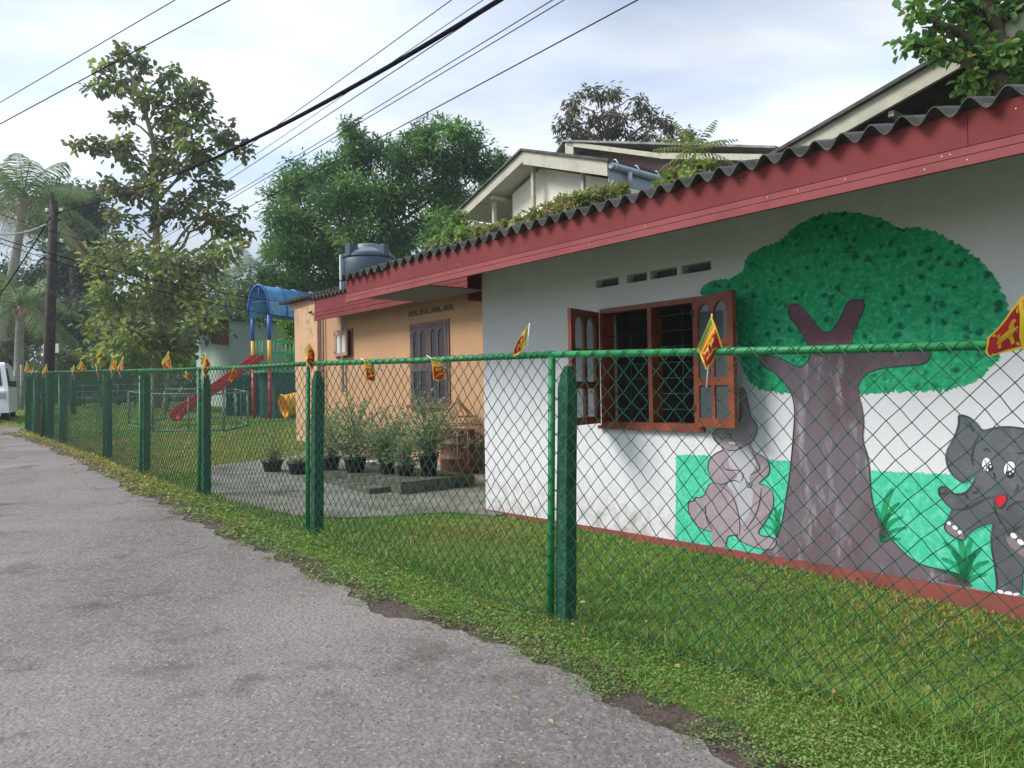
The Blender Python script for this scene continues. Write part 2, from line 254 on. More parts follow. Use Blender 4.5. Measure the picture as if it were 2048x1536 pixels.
M['p_branch'] = patchy('mural_branch', [(0.14, 0.072, 0.098), (0.21, 0.13, 0.16)], [(7.0, 0.5, 0.7)], bump=0.15, rough=0.8)
M['p_mauve'] = patchy('mural_mauve', [(0.345, 0.285, 0.33), (0.27, 0.215, 0.255), (0.42, 0.37, 0.41)], [(3.0, 0.40, 0.66), (14.0, 0.56, 0.74)], bump=0.15, bscale=55, rough=0.8, bdist=0.005)
M['p_pale'] = mat('mural_pale_grey', (0.41, 0.405, 0.47), 0.8, 0.05)
M['p_grey'] = patchy('mural_elephant_grey', [(0.125, 0.127, 0.150), (0.088, 0.089, 0.108), (0.18, 0.18, 0.20)], [(3.0, 0.40, 0.66), (15.0, 0.58, 0.76)], bump=0.15, bscale=55, rough=0.8, bdist=0.005)
M['p_leafdark'] = patchy('mural_leaf_green', [(0.02, 0.30, 0.13), (0.01, 0.20, 0.08)], [(9.0, 0.45, 0.62)], bump=0.1, rough=0.8)
M['p_ink'] = mat('mural_ink', (0.035, 0.03, 0.04), 0.8, 0.1, bump=0)
M['p_white'] = mat('mural_white', (0.78, 0.78, 0.80), 0.7, 0.03, bump=0)
M['p_red'] = mat('mural_red', (0.55, 0.012, 0.03), 0.7, 0.08, bump=0)
M['p_toe'] = mat('mural_sole', (0.22, 0.18, 0.20), 0.8, 0.05)
# vegetation
M['bark'] = mat('bark', (0.15, 0.12, 0.09), 0.9, 0.3, 4.0, c2=(0.08, 0.065, 0.05), bump=0.6, bscale=14, bdist=0.04)
M['bark_pale'] = mat('bark_pale', (0.27, 0.235, 0.17), 0.9, 0.25, 3.0, c2=(0.17, 0.15, 0.10), bump=0.5, bscale=14, bdist=0.04)
M['bark_palm'] = mat('bark_palm', (0.30, 0.285, 0.27), 0.9, 0.25, 3.0, bump=0.5, bscale=12, bdist=0.04)
M['l_teak'] = leaf_mat('leaf_teak', (0.085, 0.130, 0.055), (0.19, 0.22, 0.09), trans=0.48, c3=(0.24, 0.19, 0.07))
M['l_teaklow'] = leaf_mat('leaf_teak_low', (0.14, 0.23, 0.06), (0.36, 0.42, 0.11), trans=0.5, c3=(0.50, 0.38, 0.05))
M['l_mango'] = leaf_mat('leaf_mango', (0.040, 0.115, 0.045), (0.12, 0.26, 0.075), trans=0.4, vscale=0.45)
M['l_mangolt'] = leaf_mat('leaf_mango_flush', (0.12, 0.29, 0.06), (0.26, 0.47, 0.10), trans=0.35, vscale=0.6)
M['l_dark'] = leaf_mat('leaf_dark', (0.035, 0.085, 0.050), (0.085, 0.16, 0.08), trans=0.25)
M['l_hazy'] = leaf_mat('leaf_hazy', (0.07, 0.13, 0.065), (0.15, 0.23, 0.10), trans=0.3)
M['l_sparse'] = leaf_mat('leaf_sparse', (0.055, 0.075, 0.035), (0.14, 0.13, 0.06), trans=0.3, c3=(0.25, 0.14, 0.06))
M['l_round'] = leaf_mat('leaf_round', (0.065, 0.19, 0.06), (0.19, 0.40, 0.10), trans=0.35, c3=(0.45, 0.48, 0.06))
M['l_bright'] = leaf_mat('leaf_bright', (0.11, 0.26, 0.04), (0.30, 0.45, 0.09), trans=0.4, c3=(0.40, 0.42, 0.08))
M['l_vine'] = leaf_mat('leaf_vine', (0.13, 0.24, 0.05), (0.33, 0.36, 0.10), trans=0.4, c3=(0.40, 0.26, 0.12))
M['l_straw'] = leaf_mat('dry_stalks', (0.26, 0.19, 0.11), (0.42, 0.33, 0.20), trans=0.2)
M['l_palm'] = leaf_mat('leaf_palm', (0.09, 0.17, 0.055), (0.20, 0.28, 0.09), trans=0.35, vscale=0.7)
M['l_palmdead'] = leaf_mat('leaf_palm_dry', (0.24, 0.20, 0.10), (0.36, 0.30, 0.15), trans=0.3)
M['l_pot'] = leaf_mat('leaf_pot', (0.18, 0.24, 0.11), (0.42, 0.48, 0.25), trans=0.4, vscale=3)
M['stem'] = mat('stem', (0.13, 0.14, 0.07), 0.8, 0.2, bump=0)
M['coconut'] = mat('orange_coconut', (0.60, 0.17, 0.06), 0.5, 0.1)
M['pot'] = mat('black_pot', (0.022, 0.024, 0.032), 0.5, 0.15, bump=0.05)
M['terracotta'] = mat('terracotta', (0.42, 0.13, 0.07), 0.8, 0.15)
M['barrel'] = mat('red_barrel', (0.17, 0.058, 0.045), 0.5, 0.2, 4, c2=(0.20, 0.07, 0.05), bump=0.05)
# play and others
M['blue'] = mat('blue_steel', (0.06, 0.26, 0.46), 0.35, 0.12, 3, c2=(0.14, 0.34, 0.44), c2pos=(0.5, 0.7), c2scale=1.5, bump=0)
M['bluepost'] = mat('blue_post', (0.02, 0.10, 0.42), 0.4, 0.08, bump=0)
M['yellow'] = mat('yellow_post', (0.72, 0.38, 0.03), 0.4, 0.08, bump=0)
M['redpost'] = mat('red_slide', (0.42, 0.02, 0.045), 0.4, 0.12, bump=0)
M['greenrail'] = mat('green_rail', (0.03, 0.40, 0.15), 0.4, 0.1, bump=0)
M['greenpanel'] = mat('dark_green_panel', (0.015, 0.090, 0.075), 0.6, 0.2, 3, bump=0.1)
M['greywhite'] = mat('grey_white_pipe', (0.16, 0.21, 0.205), 0.5, 0.2, bump=0)
M['mintwall'] = mat('pale_green_wall', (0.33, 0.42, 0.40), 0.85, 0.08, 1.0, c2=(0.20, 0.25, 0.23), c2pos=(0.6, 0.72), c2scale=1.2)
M['redboard'] = mat('red_board', (0.20, 0.035, 0.03), 0.7, 0.15)
M['tank'] = mat('water_tank', (0.045, 0.075, 0.115), 0.45, 0.08, 2, bump=0.03)
M['tank_lid'] = mat('water_tank_lid', (0.16, 0.19, 0.23), 0.5, 0.1, 2, bump=0)
M['pvc'] = mat('grey_pvc', (0.42, 0.47, 0.52), 0.4, 0.05, bump=0)
M['gutter'] = mat('grey_gutter', (0.27, 0.34, 0.40), 0.4, 0.1, bump=0)
M['barge'] = mat('barge_board', (0.48, 0.47, 0.40), 0.8, 0.2, 3, c2=(0.28, 0.27, 0.20), c2pos=(0.52, 0.7), c2scale=3)
M['cream'] = mat('cream_wall', (0.76, 0.74, 0.66), 0.85, 0.06, 1, c2=(0.50, 0.47, 0.38), c2pos=(0.6, 0.8))
M['vanwhite'] = mat('van_white', (0.78, 0.80, 0.83), 0.25, 0.02, bump=0)
M['rubber'] = mat('rubber', (0.02, 0.02, 0.022), 0.7, 0.1, bump=0)
M['black'] = mat('black_trim', (0.015, 0.015, 0.02), 0.4, 0.1, bump=0)
M['mossy'] = patchy('mossy_concrete', [(0.085, 0.09, 0.07), (0.15, 0.15, 0.13), (0.04, 0.055, 0.03)], [(4, 0.45, 0.65), (2.5, 0.5, 0.65)], bump=0.4)
M['stone'] = mat('grey_stone', (0.17, 0.17, 0.155), 0.9, 0.2, 5)

# ------------------------------------------------------------------ mesh helpers
WO = {}
def tag(o, label=None, cat=None, group=None, kind=None):
    if label: o['label'] = label
    if cat: o['category'] = cat
    if group: o['group'] = group
    if kind: o['kind'] = kind
    return o
def empty(name, loc, label=None, cat=None, group=None):
    o = bpy.data.objects.new(name, None); col.objects.link(o); o.location = [float(v) for v in loc]; o.empty_display_size = 0.2
    WO[o.name] = np.array(loc, float); return tag(o, label, cat, group)
def link_mesh(name, me, parent=None, origin=None):
    o = bpy.data.objects.new(name, me); col.objects.link(o)
    if parent is not None: org = WO[parent.name]; o.parent = parent
    else:
        if origin is None:
            n = len(me.vertices); co = np.empty(n*3, np.float32); me.vertices.foreach_get('co', co); co = co.reshape(-1, 3)
            origin = np.array([(co[:, 0].min()+co[:, 0].max())/2, (co[:, 1].min()+co[:, 1].max())/2, co[:, 2].min()])
        org = np.array(origin, float); o.location = [float(v) for v in org]
    WO[o.name] = org
    me.transform(Matrix.Translation([-float(v) for v in org]))
    return o
def np_mesh(name, V, loops, starts, totals, mats, midx=None, smooth=False):
    me = bpy.data.meshes.new(name); me.vertices.add(len(V)); me.vertices.foreach_set('co', np.ascontiguousarray(V, np.float32).ravel())
    me.loops.add(len(loops)); me.loops.foreach_set('vertex_index', np.ascontiguousarray(loops, np.int32))
    me.polygons.add(len(starts)); me.polygons.foreach_set('loop_start', np.ascontiguousarray(starts, np.int32)); me.polygons.foreach_set('loop_total', np.ascontiguousarray(totals, np.int32))
    for m in mats: me.materials.append(m)
    if midx is not None: me.polygons.foreach_set('material_index', np.ascontiguousarray(midx, np.int32))
    if smooth: me.polygons.foreach_set('use_smooth', np.ones(len(starts), bool))
    me.update(calc_edges=True); return me
class MB:
    def __init__(s, fr=None): s.v = []; s.f = []; s.m = []; s.sm = []; s.fr = fr; s.mi = 0
    def add(s, vs, fs, smooth=False):
        o = len(s.v)
        for p in vs: s.v.append(tuple(s.fr(*p)) if s.fr else tuple(p))
        for f in fs: s.f.append([i+o for i in f]); s.m.append(s.mi); s.sm.append(smooth)
        return s
    def box(s, x0, x1, y0, y1, z0, z1):
        return s.add([(x0, y0, z0), (x1, y0, z0), (x1, y1, z0), (x0, y1, z0), (x0, y0, z1), (x1, y0, z1), (x1, y1, z1), (x0, y1, z1)],
                     [(0, 3, 2, 1), (4, 5, 6, 7), (0, 1, 5, 4), (1, 2, 6, 5), (2, 3, 7, 6), (3, 0, 4, 7)])
    def tube(s, pts, rad, n=8, caps=True, smooth=True):
        P = [np.array(p, float) for p in pts]; k = len(P)
        if not hasattr(rad, '__len__'): rad = [rad]*k
        fr = s.fr; 
        if fr: P = [np.array(fr(*p)) for p in P]
        vs = []; up = np.array([0, 0, 1.0]); prev = None
        for i in range(k):
            d = P[min(i+1, k-1)]-P[max(i-1, 0)]; d = d/(np.linalg.norm(d)+1e-9)
            if prev is None:
                a = np.cross(d, up if abs(d[2]) < .95 else np.array([1.0, 0, 0]))
            else: a = prev - d*(prev@d)
            a /= np.linalg.norm(a)+1e-9; prev = a; b = np.cross(d, a)
            for j in range(n):
                t = 2*math.pi*j/n; vs.append(P[i]+(a*math.cos(t)+b*math.sin(t))*rad[i])
        fs = [(i*n+j, i*n+(j+1) % n, (i+1)*n+(j+1) % n, (i+1)*n+j) for i in range(k-1) for j in range(n)]
        s.fr = None; s.add(vs, fs, smooth)
        if caps: o = len(s.v)-k*n; s.f.append([o+j for j in range(n)][::-1]); s.f.append([o+(k-1)*n+j for j in range(n)]); s.m += [s.mi]*2; s.sm += [False]*2
        s.fr = fr; return s
    def lathe(s, prof, c=(0, 0, 0), n=24, smooth=True):
        vs = [(c[0]+r*math.cos(2*math.pi*j/n), c[1]+r*math.sin(2*math.pi*j/n), c[2]+z) for r, z in prof for j in range(n)]
        fs = [(i*n+j, i*n+(j+1) % n, (i+1)*n+(j+1) % n, (i+1)*n+j) for i in range(len(prof)-1) for j in range(n)]
        s.add(vs, fs, smooth)
        if prof[-1][0] > 1e-4: o = len(s.v)-n; s.f.append([o+j for j in range(n)]); s.m.append(s.mi); s.sm.append(False)
        if prof[0][0] > 1e-4: o = len(s.v)-n*len(prof); s.f.append([o+j for j in range(n)][::-1]); s.m.append(s.mi); s.sm.append(False)
        return s
    def slab(s, outer, holes, f0, f1):
        """extrude a polygon with holes; f0/f1 map (x,z) to the back/front point"""
        loops = [outer]+list(holes); flat = [p for l in loops for p in l]
        tris = tessellate_polygon([[Vector((p[0], p[1], 0)) for p in l] for l in loops])
        n = len(flat); A = [f0(*p) for p in flat]; B = [f1(*p) for p in flat]
        fs = [tuple(t) for t in tris]+[tuple(i+n for i in t[::-1]) for t in tris]; o = 0
        for l in loops:
            m = len(l); fs += [(o+i, o+(i+1) % m, n+o+(i+1) % m, n+o+i) for i in range(m)]; o += m
        return s.add(A+B, fs)
    def build(s, name, mats, parent=None, origin=None, fixn=True):
        if not isinstance(mats, (list, tuple)): mats = [mats]
        me = bpy.data.meshes.new(name); me.from_pydata([tuple(float(c) for c in v) for v in s.v], [], s.f)
        for m in mats: me.materials.append(m)
        me.polygons.foreach_set('material_index', s.m); me.polygons.foreach_set('use_smooth', s.sm)
        if fixn:
            bm = bmesh.new(); bm.from_mesh(me); bmesh.ops.recalc_face_normals(bm, faces=bm.faces); bm.to_mesh(me); bm.free()
        me.update(); return link_mesh(name, me, parent, origin)
def copy_tree(o, parent=None):
    c = o.copy(); col.objects.link(c); c.parent = parent
    for ch in o.children: copy_tree(ch, c)
    return c
def smooth_poly(pts, it=2, closed=True):
    for _ in range(it):
        q = []; n = len(pts)
        rngi = range(n) if closed else range(n-1)
        if not closed: q.append(pts[0])
        for i in rngi:
            a, b = pts[i], pts[(i+1) % n]
            q.append((a[0]*.75+b[0]*.25, a[1]*.75+b[1]*.25)); q.append((a[0]*.25+b[0]*.75, a[1]*.25+b[1]*.75))
        if not closed: q.append(pts[-1])
        pts = q
    return pts
def catmull(P, n=8):
    P = [np.array(p, float) for p in P]; P = [2*P[0]-P[1]]+P+[2*P[-1]-P[-2]]; out_ = []
    for i in range(1, len(P)-2):
        for k in range(n):
            t = k/n; a, b, c, d = P[i-1:i+3]
            out_.append(.5*((2*b)+(-a+c)*t+(2*a-5*b+4*c-d)*t*t+(-a+3*b-3*c+d)*t**3))
    out_.append(P[-2]); return out_
def leaves_mesh(name, P, D, Nn, Ls, Ws, mats, midx=None, fold=0.25, rnd=False):
    """one small folded leaf per point: P base, D tip direction, Nn facing"""
    n = len(P); D = D/(np.linalg.norm(D, axis=1, keepdims=True)+1e-9); S = np.cross(D, Nn); S /= np.linalg.norm(S, axis=1, keepdims=True)+1e-9; Nn = np.cross(S, D)
    Ls = Ls[:, None]; Ws = Ws[:, None]
    if rnd:      # broad leaves: a rounded blade bent along its midrib
        V = np.empty((n, 6, 3)); b_ = Nn*Ws*fold; cu = Nn*Ls*.10
        V[:, 0] = P; V[:, 1] = P+D*Ls*.28+S*Ws*.42+b_; V[:, 2] = P+D*Ls*.72+S*Ws*.46+b_-cu; V[:, 3] = P+D*Ls-cu*2; V[:, 4] = P+D*Ls*.72-S*Ws*.46+b_-cu; V[:, 5] = P+D*Ls*.28-S*Ws*.42+b_
        b = np.arange(n)[:, None]*6; loops = (b+np.array([[0, 1, 2, 3, 0, 3, 4, 5]])).ravel()
        return np_mesh(name, V.reshape(-1, 3), loops, np.arange(n*2)*4, np.full(n*2, 4), mats, None if midx is None else np.repeat(midx, 2))
    V = np.empty((n, 4, 3)); mid = P+D*Ls*.5+Nn*Ws*fold
    V[:, 0] = P; V[:, 1] = mid+S*Ws*.5; V[:, 2] = P+D*Ls; V[:, 3] = mid-S*Ws*.5
    b = np.arange(n)[:, None]*4; loops = (b+np.array([[0, 1, 2, 0, 2, 3]])).ravel()
    mi = None if midx is None else np.repeat(midx, 2)
    return np_mesh(name, V.reshape(-1, 3), loops, np.arange(n*2)*3, np.full(n*2, 3), mats, mi)
def unit(n):
    v = rng.normal(size=(n, 3)); return v/np.linalg.norm(v, axis=1, keepdims=True)

# ------------------------------------------------------------------ setting: ground, road, verge
S_of = lambda p: float(DH[:2]@np.array(p[:2])); T_of = lambda p: float(NH[:2]@np.array(p[:2]))
EDGE_PX = [(1900, 1790), (1700, 1620), (1550, 1536), (1400, 1462), (1270, 1418), (1150, 1352), (1030, 1290), (900, 1262), (800, 1222), (720, 1182), (640, 1150), (560, 1120), (480, 1078), (400, 1040), (340, 1010), (280, 985), (220, 952), (180, 930), (130, 908), (95, 893), (60, 880), (30, 873)]
ed = [ong(*p) for p in EDGE_PX]
ES = np.array([S_of(p) for p in ed]); ET = np.array([T_of(p) for p in ed])
ES = np.concatenate([[-40], ES, [22.6, 23.2, 23.9, 25.2, 25.9, 27.5, 90]]); tF = T_of(ong(43, 862))
ET = np.concatenate([[ET[0]], ET, [ET[-1]-.1, ET[-1]+.3, tF, tF+.4, ET[-1]-0.6, ET[-1]-1.7, ET[-1]-3.0]])
def edge_t(s): return np.interp(s, ES, ET)
gx = np.concatenate([-np.geomspace(600, 46, 14), np.arange(-45, -3, 1.5), np.arange(-3, 10, .3), np.arange(10.5, 40.1, 1.5), np.geomspace(42, 600, 14)])
gy = np.concatenate([-np.geomspace(300, 12, 8), np.arange(-10, -1, 1.5), np.arange(-1, 10, .3), np.arange(10.5, 62, 1.5), np.geomspace(64, 900, 16)])
GX, GY = np.meshgrid(gx, gy); V = np.stack([GX, GY, gz(GX, GY)], -1).reshape(-1, 3)
nx = len(gx); ii, jj = np.meshgrid(np.arange(len(gy)-1), np.arange(nx-1), indexing='ij'); b = (ii*nx+jj).ravel()
lp = np.stack([b, b+1, b+nx+1, b+nx], 1).ravel(); k = len(b)
o = link_mesh('ground', np_mesh('ground', V, lp, np.arange(k)*4, np.full(k, 4), [M['soil']]), origin=(0, 0, 0)); tag(o, 'grassy ground rising gently behind the fence', None, None, 'structure')
def strip(name, s_arr, t0, t1, h, m, nrow=6):
    V = []; 
    for i, s in enumerate(s_arr):
        for r_ in range(nrow+1):
            t = t0[i]+(t1[i]-t0[i])*r_/nrow; p = DH*s+NH*t; V.append((p[0], p[1], float(gz(p[0], p[1]))+h))
    V = np.array(V); n = nrow+1; fs = [(i*n+j, i*n+j+1, (i+1)*n+j+1, (i+1)*n+j) for i in range(len(s_arr)-1) for j in range(nrow)]
    lp = np.array(fs).ravel(); o = link_mesh(name, np_mesh(name, V, lp, np.arange(len(fs))*4, np.full(len(fs), 4), [m]), origin=(0, 0, 0)); o['kind'] = 'structure'; return o
ss = np.concatenate([np.linspace(-14.9, 0, 20), np.arange(0.03, 28, 0.035), np.linspace(28.2, 35.9, 12), [60, 90]])
nzv = lambda s, f, p: np.sin(s*f+p)+.6*np.sin(s*f*2.3+p*2)+.4*np.sin(s*f*5.1+p*3)
rag = .035*nzv(ss, 2.1, 1)+.022*nzv(ss, 6.3, 2)+.009*nzv(ss, 19, .4)+rng.normal(0, .0025, len(ss))
te = edge_t(ss)
o = strip('dirt_edge', ss, te-0.26, te+0.18+rag, 0.006, M['dirt'], 2); tag(o, 'bare brown earth along the broken edge of the road')
o = strip('road', ss, te-5.2, te-.07+rag*1.3, 0.012, M['road'], 4); tag(o, 'worn grey asphalt lane')
ap = [ong(*p) for p in [(990, 1034), (900, 1026), (780, 1036), (640, 1040), (540, 1024), (470, 1006), (420, 985), (392, 962), (400, 940), (450, 929), (540, 921), (600, 912)]]
wl = [WF(-8.6, -1.90, 0), WF(-2.0, -1.90, 0), WF(.2, -1.90, 0)]
pts = smooth_poly([(p[0], p[1]) for p in ap], 2, False)+[(p[0], p[1]) for p in wl]
APR = np.array(pts)
m_ = MB(); m_.slab([(p[0], p[1]) for p in pts], [], lambda x, y: (x, y, float(gz(x, y))-.02), lambda x, y: (x, y, float(gz(x, y))+.02))
o = m_.build('concrete_apron', M['apron'], origin=(0, 0, 0)); tag(o, 'mossy grey concrete apron in front of the orange wall', None, None, 'structure')
def in_poly(x, y, poly):
    c = np.zeros(len(x), bool); n = len(poly)
    for i in range(n):
        x0, y0 = poly[i]; x1, y1 = poly[(i+1) % n]
        if y0 == y1: continue
        cond = ((y0 > y) != (y1 > y)) & (x < (x1-x0)*(y-y0)/(y1-y0)+x0); c ^= cond
    return c

# ------------------------------------------------------------------ fence line
POST_PX = [(1100, 1240, 710), (615, 1068, 728), (398, 990, 738), (281, 948, 741), (208, 918, 742), (120, 887, 744), (93, 877, 745), (70, 869, 746), (52, 863, 747)]
FP = []
for x, b_, t_ in POST_PX:
    P = ong(x, b_); dep = (P-CAM)@_F; FP.append((P, (b_-t_)/FPX*dep))
P0 = ong(2048, 1512); dirv = (P0-FP[0][0])[:2]; dirv = dirv/np.linalg.norm(dirv)
a_ = FP[0][0][:2]+dirv*3.3; b2 = a_+dirv*3.3
FP = [(ground(b2), 1.67), (ground(a_), 1.67)]+FP
FT = lambda s: np.interp(s, [S_of(p) for p, h in FP], [T_of(p) for p, h in FP])
FS_END = S_of(FP[-1][0])

# grass (nobody could count the blades)
def scatter(n, rmin, rmax, amax=43):
    r_ = np.exp(rng.uniform(math.log(rmin), math.log(rmax), n)); a = rng.uniform(R(-amax), R(amax), n)
    return r_*np.sin(a), r_*np.cos(a), r_
HOUSE_T = T_of(CORNER)
def lawn_mask(x, y, wig=0.08):
    s = DH[0]*x+DH[1]*y; t = NH[0]*x+NH[1]*y
    e = edge_t(s)+.05+wig*nzv(s, 3.3, .5)*.5+wig*nzv(s, 9, .1)*.4
    ok = t > e
    ok &= ~((s < S_of(CORNER)) & (t > HOUSE_T-.03)); ok &= ~in_poly(x, y, APR)
    ok &= ~((s >= S_of(CORNER)) & (s < S_of(CORNER)+9.6) & (t > HOUSE_T+1.88))
    return ok, s, t, t-e
def blades(name, x, y, h, wd, mats, midx, lean=2.3):
    n = len(x); z = gz(x, y); az = rng.uniform(0, 2*math.pi, n); la = rng.uniform(0, 2*math.pi, n)
    ln = rng.random(n)*lean*h; B = np.stack([x, y, z], 1); sx = np.stack([np.cos(az), np.sin(az), np.zeros(n)], 1)*wd[:, None]*.5
    top = np.stack([np.cos(la)*ln, np.sin(la)*ln, h], 1); midp = np.stack([np.cos(la)*ln*.42, np.sin(la)*ln*.42, h*.68], 1)
    V = np.empty((n, 5, 3)); V[:, 0] = B-sx; V[:, 1] = B+sx; V[:, 2] = B+midp+sx*.75; V[:, 3] = B+midp-sx*.75; V[:, 4] = B+top
    b = np.arange(n)[:, None]*5; loops = (b+np.array([[0, 1, 2, 3, 3, 2, 4]])).ravel()
    st = (np.arange(n)[:, None]*7+np.array([[0, 4]])).ravel(); to = np.tile([4, 3], n)
    return np_mesh(name, V.reshape(-1, 3), loops, st, to, mats, np.repeat(midx, 2))
x, y, r_ = scatter(520000, 1.8, 45)
ok, s, t, de = lawn_mask(x, y); inside = t > FT(s)
verge = ok & ~inside; lawn = ok & inside
def patch_noise(x, y, f=.6, p=0): return (np.sin(x*f*1.7+p+1.3*np.sin(y*f*.9+p))+np.sin(y*f*2.1+p*2+1.1*np.sin(x*f*1.3)))/2
for nm, msk, hh in (('lawn_grass', lawn, .034), ('verge_grass', verge, .026)):
    xi, yi, ri, si, di = x[msk], y[msk], r_[msk], s[msk], de[msk]; n = len(xi)
    h = hh*(.35+1.15*rng.random(n)**1.6)*(1+.45*patch_noise(xi, yi, 2.2)); wd = .0052*np.clip(ri/3.2, 1, 7)**.95*(.7+.6*rng.random(n))
    if nm == 'verge_grass':
        h = h*np.clip(.45+di*.9, .45, 1.3)+.03*(di > .62)*rng.random(n); dryp = np.clip(.12+(si-6.5)*.13, .10, .93)+.25*(di < .2)
    else: h = h+.0*n; dryp = .10+.75*np.clip(patch_noise(xi, yi, 1.1, 2)+.15*rng.normal(size=n), 0, 1)*.75+.5*((si > 12) & (si < 20) & (ri < 24))
    # longer tufts hugging the fence foot
    tt = NH[0]*xi+NH[1]*yi; near = np.exp(-((tt-FT(si))/.10)**2); h = h*(1+1.3*near)
    mi = (rng.random(n) < dryp).astype(int)
    o = link_mesh(nm, blades(nm, xi, yi, h, wd, [M['grass'], M['drygrass']], mi), origin=(0, 0, 0))
    tag(o, 'short lawn between the fence and the house' if nm[0] == 'l' else 'low roadside grass outside the fence', 'grass', None, 'stuff')
x, y, r_ = scatter(420000, 1.8, 24)
ok, s, t, de = lawn_mask(x, y, .12); wob_ = .10*patch_noise(x, y, 5.0)+.06*patch_noise(x, y, 13.0); m2 = (ok | ((de > -.20) & (rng.random(len(x)) < np.clip((de+.17+wob_)/.22, 0, 1)))) & (t < FT(s)+.02) & (rng.random(len(x)) < .62+.38*np.clip(.6+patch_noise(x, y, 3.0, 1), 0, 1)); x, y, r_ = x[m2], y[m2], r_[m2]; n = len(x)
P = np.stack([x, y, gz(x, y)+rng.random(n)*.035+.004], 1); D = unit(n); D[:, 2] = np.abs(D[:, 2])*.35; Nn = unit(n)*.5+np.array([0, 0, 1.0])
szs = (.012+.012*rng.random(n))*np.clip(r_/4, 1, 3)
o = link_mesh('verge_weeds', leaves_mesh('verge_weeds', P, D, Nn, szs, szs*.55, [M['weed'], M['drygrass']], (rng.random(n) < np.clip((s[m2]-6.5)*.12, .05, .93)).astype(int)), origin=(0, 0, 0))
tag(o, 'small leafed weeds creeping over the road verge', 'weeds', None, 'stuff')
# fallen leaves
x, y, r_ = scatter(2600, 2.2, 24, 40); ok, s, t, de = lawn_mask(x, y); keep = (t < FT(s)+.5) & (de > -.6) & (rng.random(len(x)) < np.where(s > 9, .8, .10)*np.where(de < 0, .25, 1))
x, y = x[keep], y[keep]; n = len(x); P = np.stack([x, y, gz(x, y)+.035], 1); D = unit(n); D[:, 2] *= .25; Nn = unit(n)*.4+np.array([0, 0, 1.0]); ll = (.028+.035*rng.random(n))*np.clip(np.hypot(x, y)/8, 1, 1.8)
o = link_mesh('fallen_leaves', leaves_mesh('fallen_leaves', P, D, Nn, ll, ll*.5, [M['deadleaf']]), origin=(0, 0, 0)); tag(o, 'dry fallen leaves scattered on the verge', 'leaves', None, 'stuff')
# loose grit on the asphalt
x, y, r_ = scatter(26000, 1.9, 12, 42); s = DH[0]*x+DH[1]*y; t = NH[0]*x+NH[1]*y; de = t-edge_t(s); kp = (de < -.02) & (rng.random(len(x)) < np.clip(1.1*np.exp(de/.22)+.05, 0, 1))
x, y = x[kp], y[kp]; n = len(x); sz = rng.uniform(.002, .0065, n); base = np.stack([x, y, gz(x, y)+.012], 1)
oc = np.array([(1, 0, 0), (0, 1, 0), (-1, 0, 0), (0, -1, 0), (0, 0, .7)]); V = base[:, None]+oc[None]*sz[:, None, None]*rng.uniform(.6, 1.3, (n, 5, 1))
lp = (np.arange(n)[:, None]*5+np.array([[0, 1, 4, 1, 2, 4, 2, 3, 4, 3, 0, 4]])).ravel()
o = link_mesh('road_grit', np_mesh('road_grit', V.reshape(-1, 3), lp, np.arange(n*4)*3, np.full(n*4, 3), [M['stone']]), origin=(0, 0, 0)); tag(o, 'fine grit lying on the asphalt', 'grit', None, 'stuff')

# ------------------------------------------------------------------ the white house with the mural
house = empty('house', WF(0, 0, 0.2), 'long white single storey house with painted tree mural and maroon fascia', 'house')
m_ = MB(WF)
AL, AR = 0.0, 9.2
WIN = (1.84, 2.978, 1.215, 2.305)
vents = []
for x0, x1, yb, yt in [(1192, 1237, 577, 565), (1254, 1294, 567, 553), (1301, 1354, 558.5, 542), (1363, 1422, 549, 531)]:
    a0, _z = wall_ab(x0, yb); a1, _z2 = wall_ab(x1, yt); vents.append((a0, a1, 2.508, 2.582))
R4 = lambda q: [(q[0], q[2]), (q[1], q[2]), (q[1], q[3]), (q[0], q[3])]
m_.slab([(AL, -.3), (AR, -.3), (AR, 3.10), (AL, 3.10)], [R4(WIN)]+[R4(v) for v in vents], lambda a, z: (a, -.2, z), lambda a, z: (a, 0, z))
m_.box(AL, AL+.2, -5, -.2, -.3, 3.1)
wall = m_.build('wall', M['white'], house); wall['label'] = 'white rendered wall with a painted mural'
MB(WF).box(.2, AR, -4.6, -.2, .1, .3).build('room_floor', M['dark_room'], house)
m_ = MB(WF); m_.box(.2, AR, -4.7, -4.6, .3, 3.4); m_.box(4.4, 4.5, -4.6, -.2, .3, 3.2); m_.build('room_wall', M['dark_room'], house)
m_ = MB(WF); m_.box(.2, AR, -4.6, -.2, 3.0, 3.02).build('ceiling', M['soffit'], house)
m_ = MB(WF); m_.box(2.05, 2.55, -3.1, -3.05, .3, 2.25).build('inner_door', M['frost'], house)
m_ = MB(WF)
m_.slab([(AL-.01, -.3), (AR, -.3), (AR, .31), (5.2, .285), (AL-.01, .25)], [], lambda a, z: (a, .003, z), lambda a, z: (a, .018, z)); m_.build('base_band', M['band'], house)
# vents: recessed slots with a plate
for v in vents:
    m_ = MB(WF); a0, a1, z0, z1 = v; m_.box(a0, a1, -.10, -.09, z0, z1); m_.box(a0+.004, a1-.004, -.05, -.044, z0+.03, z0+.036); m_.build('vent', M['dark_room'], house)
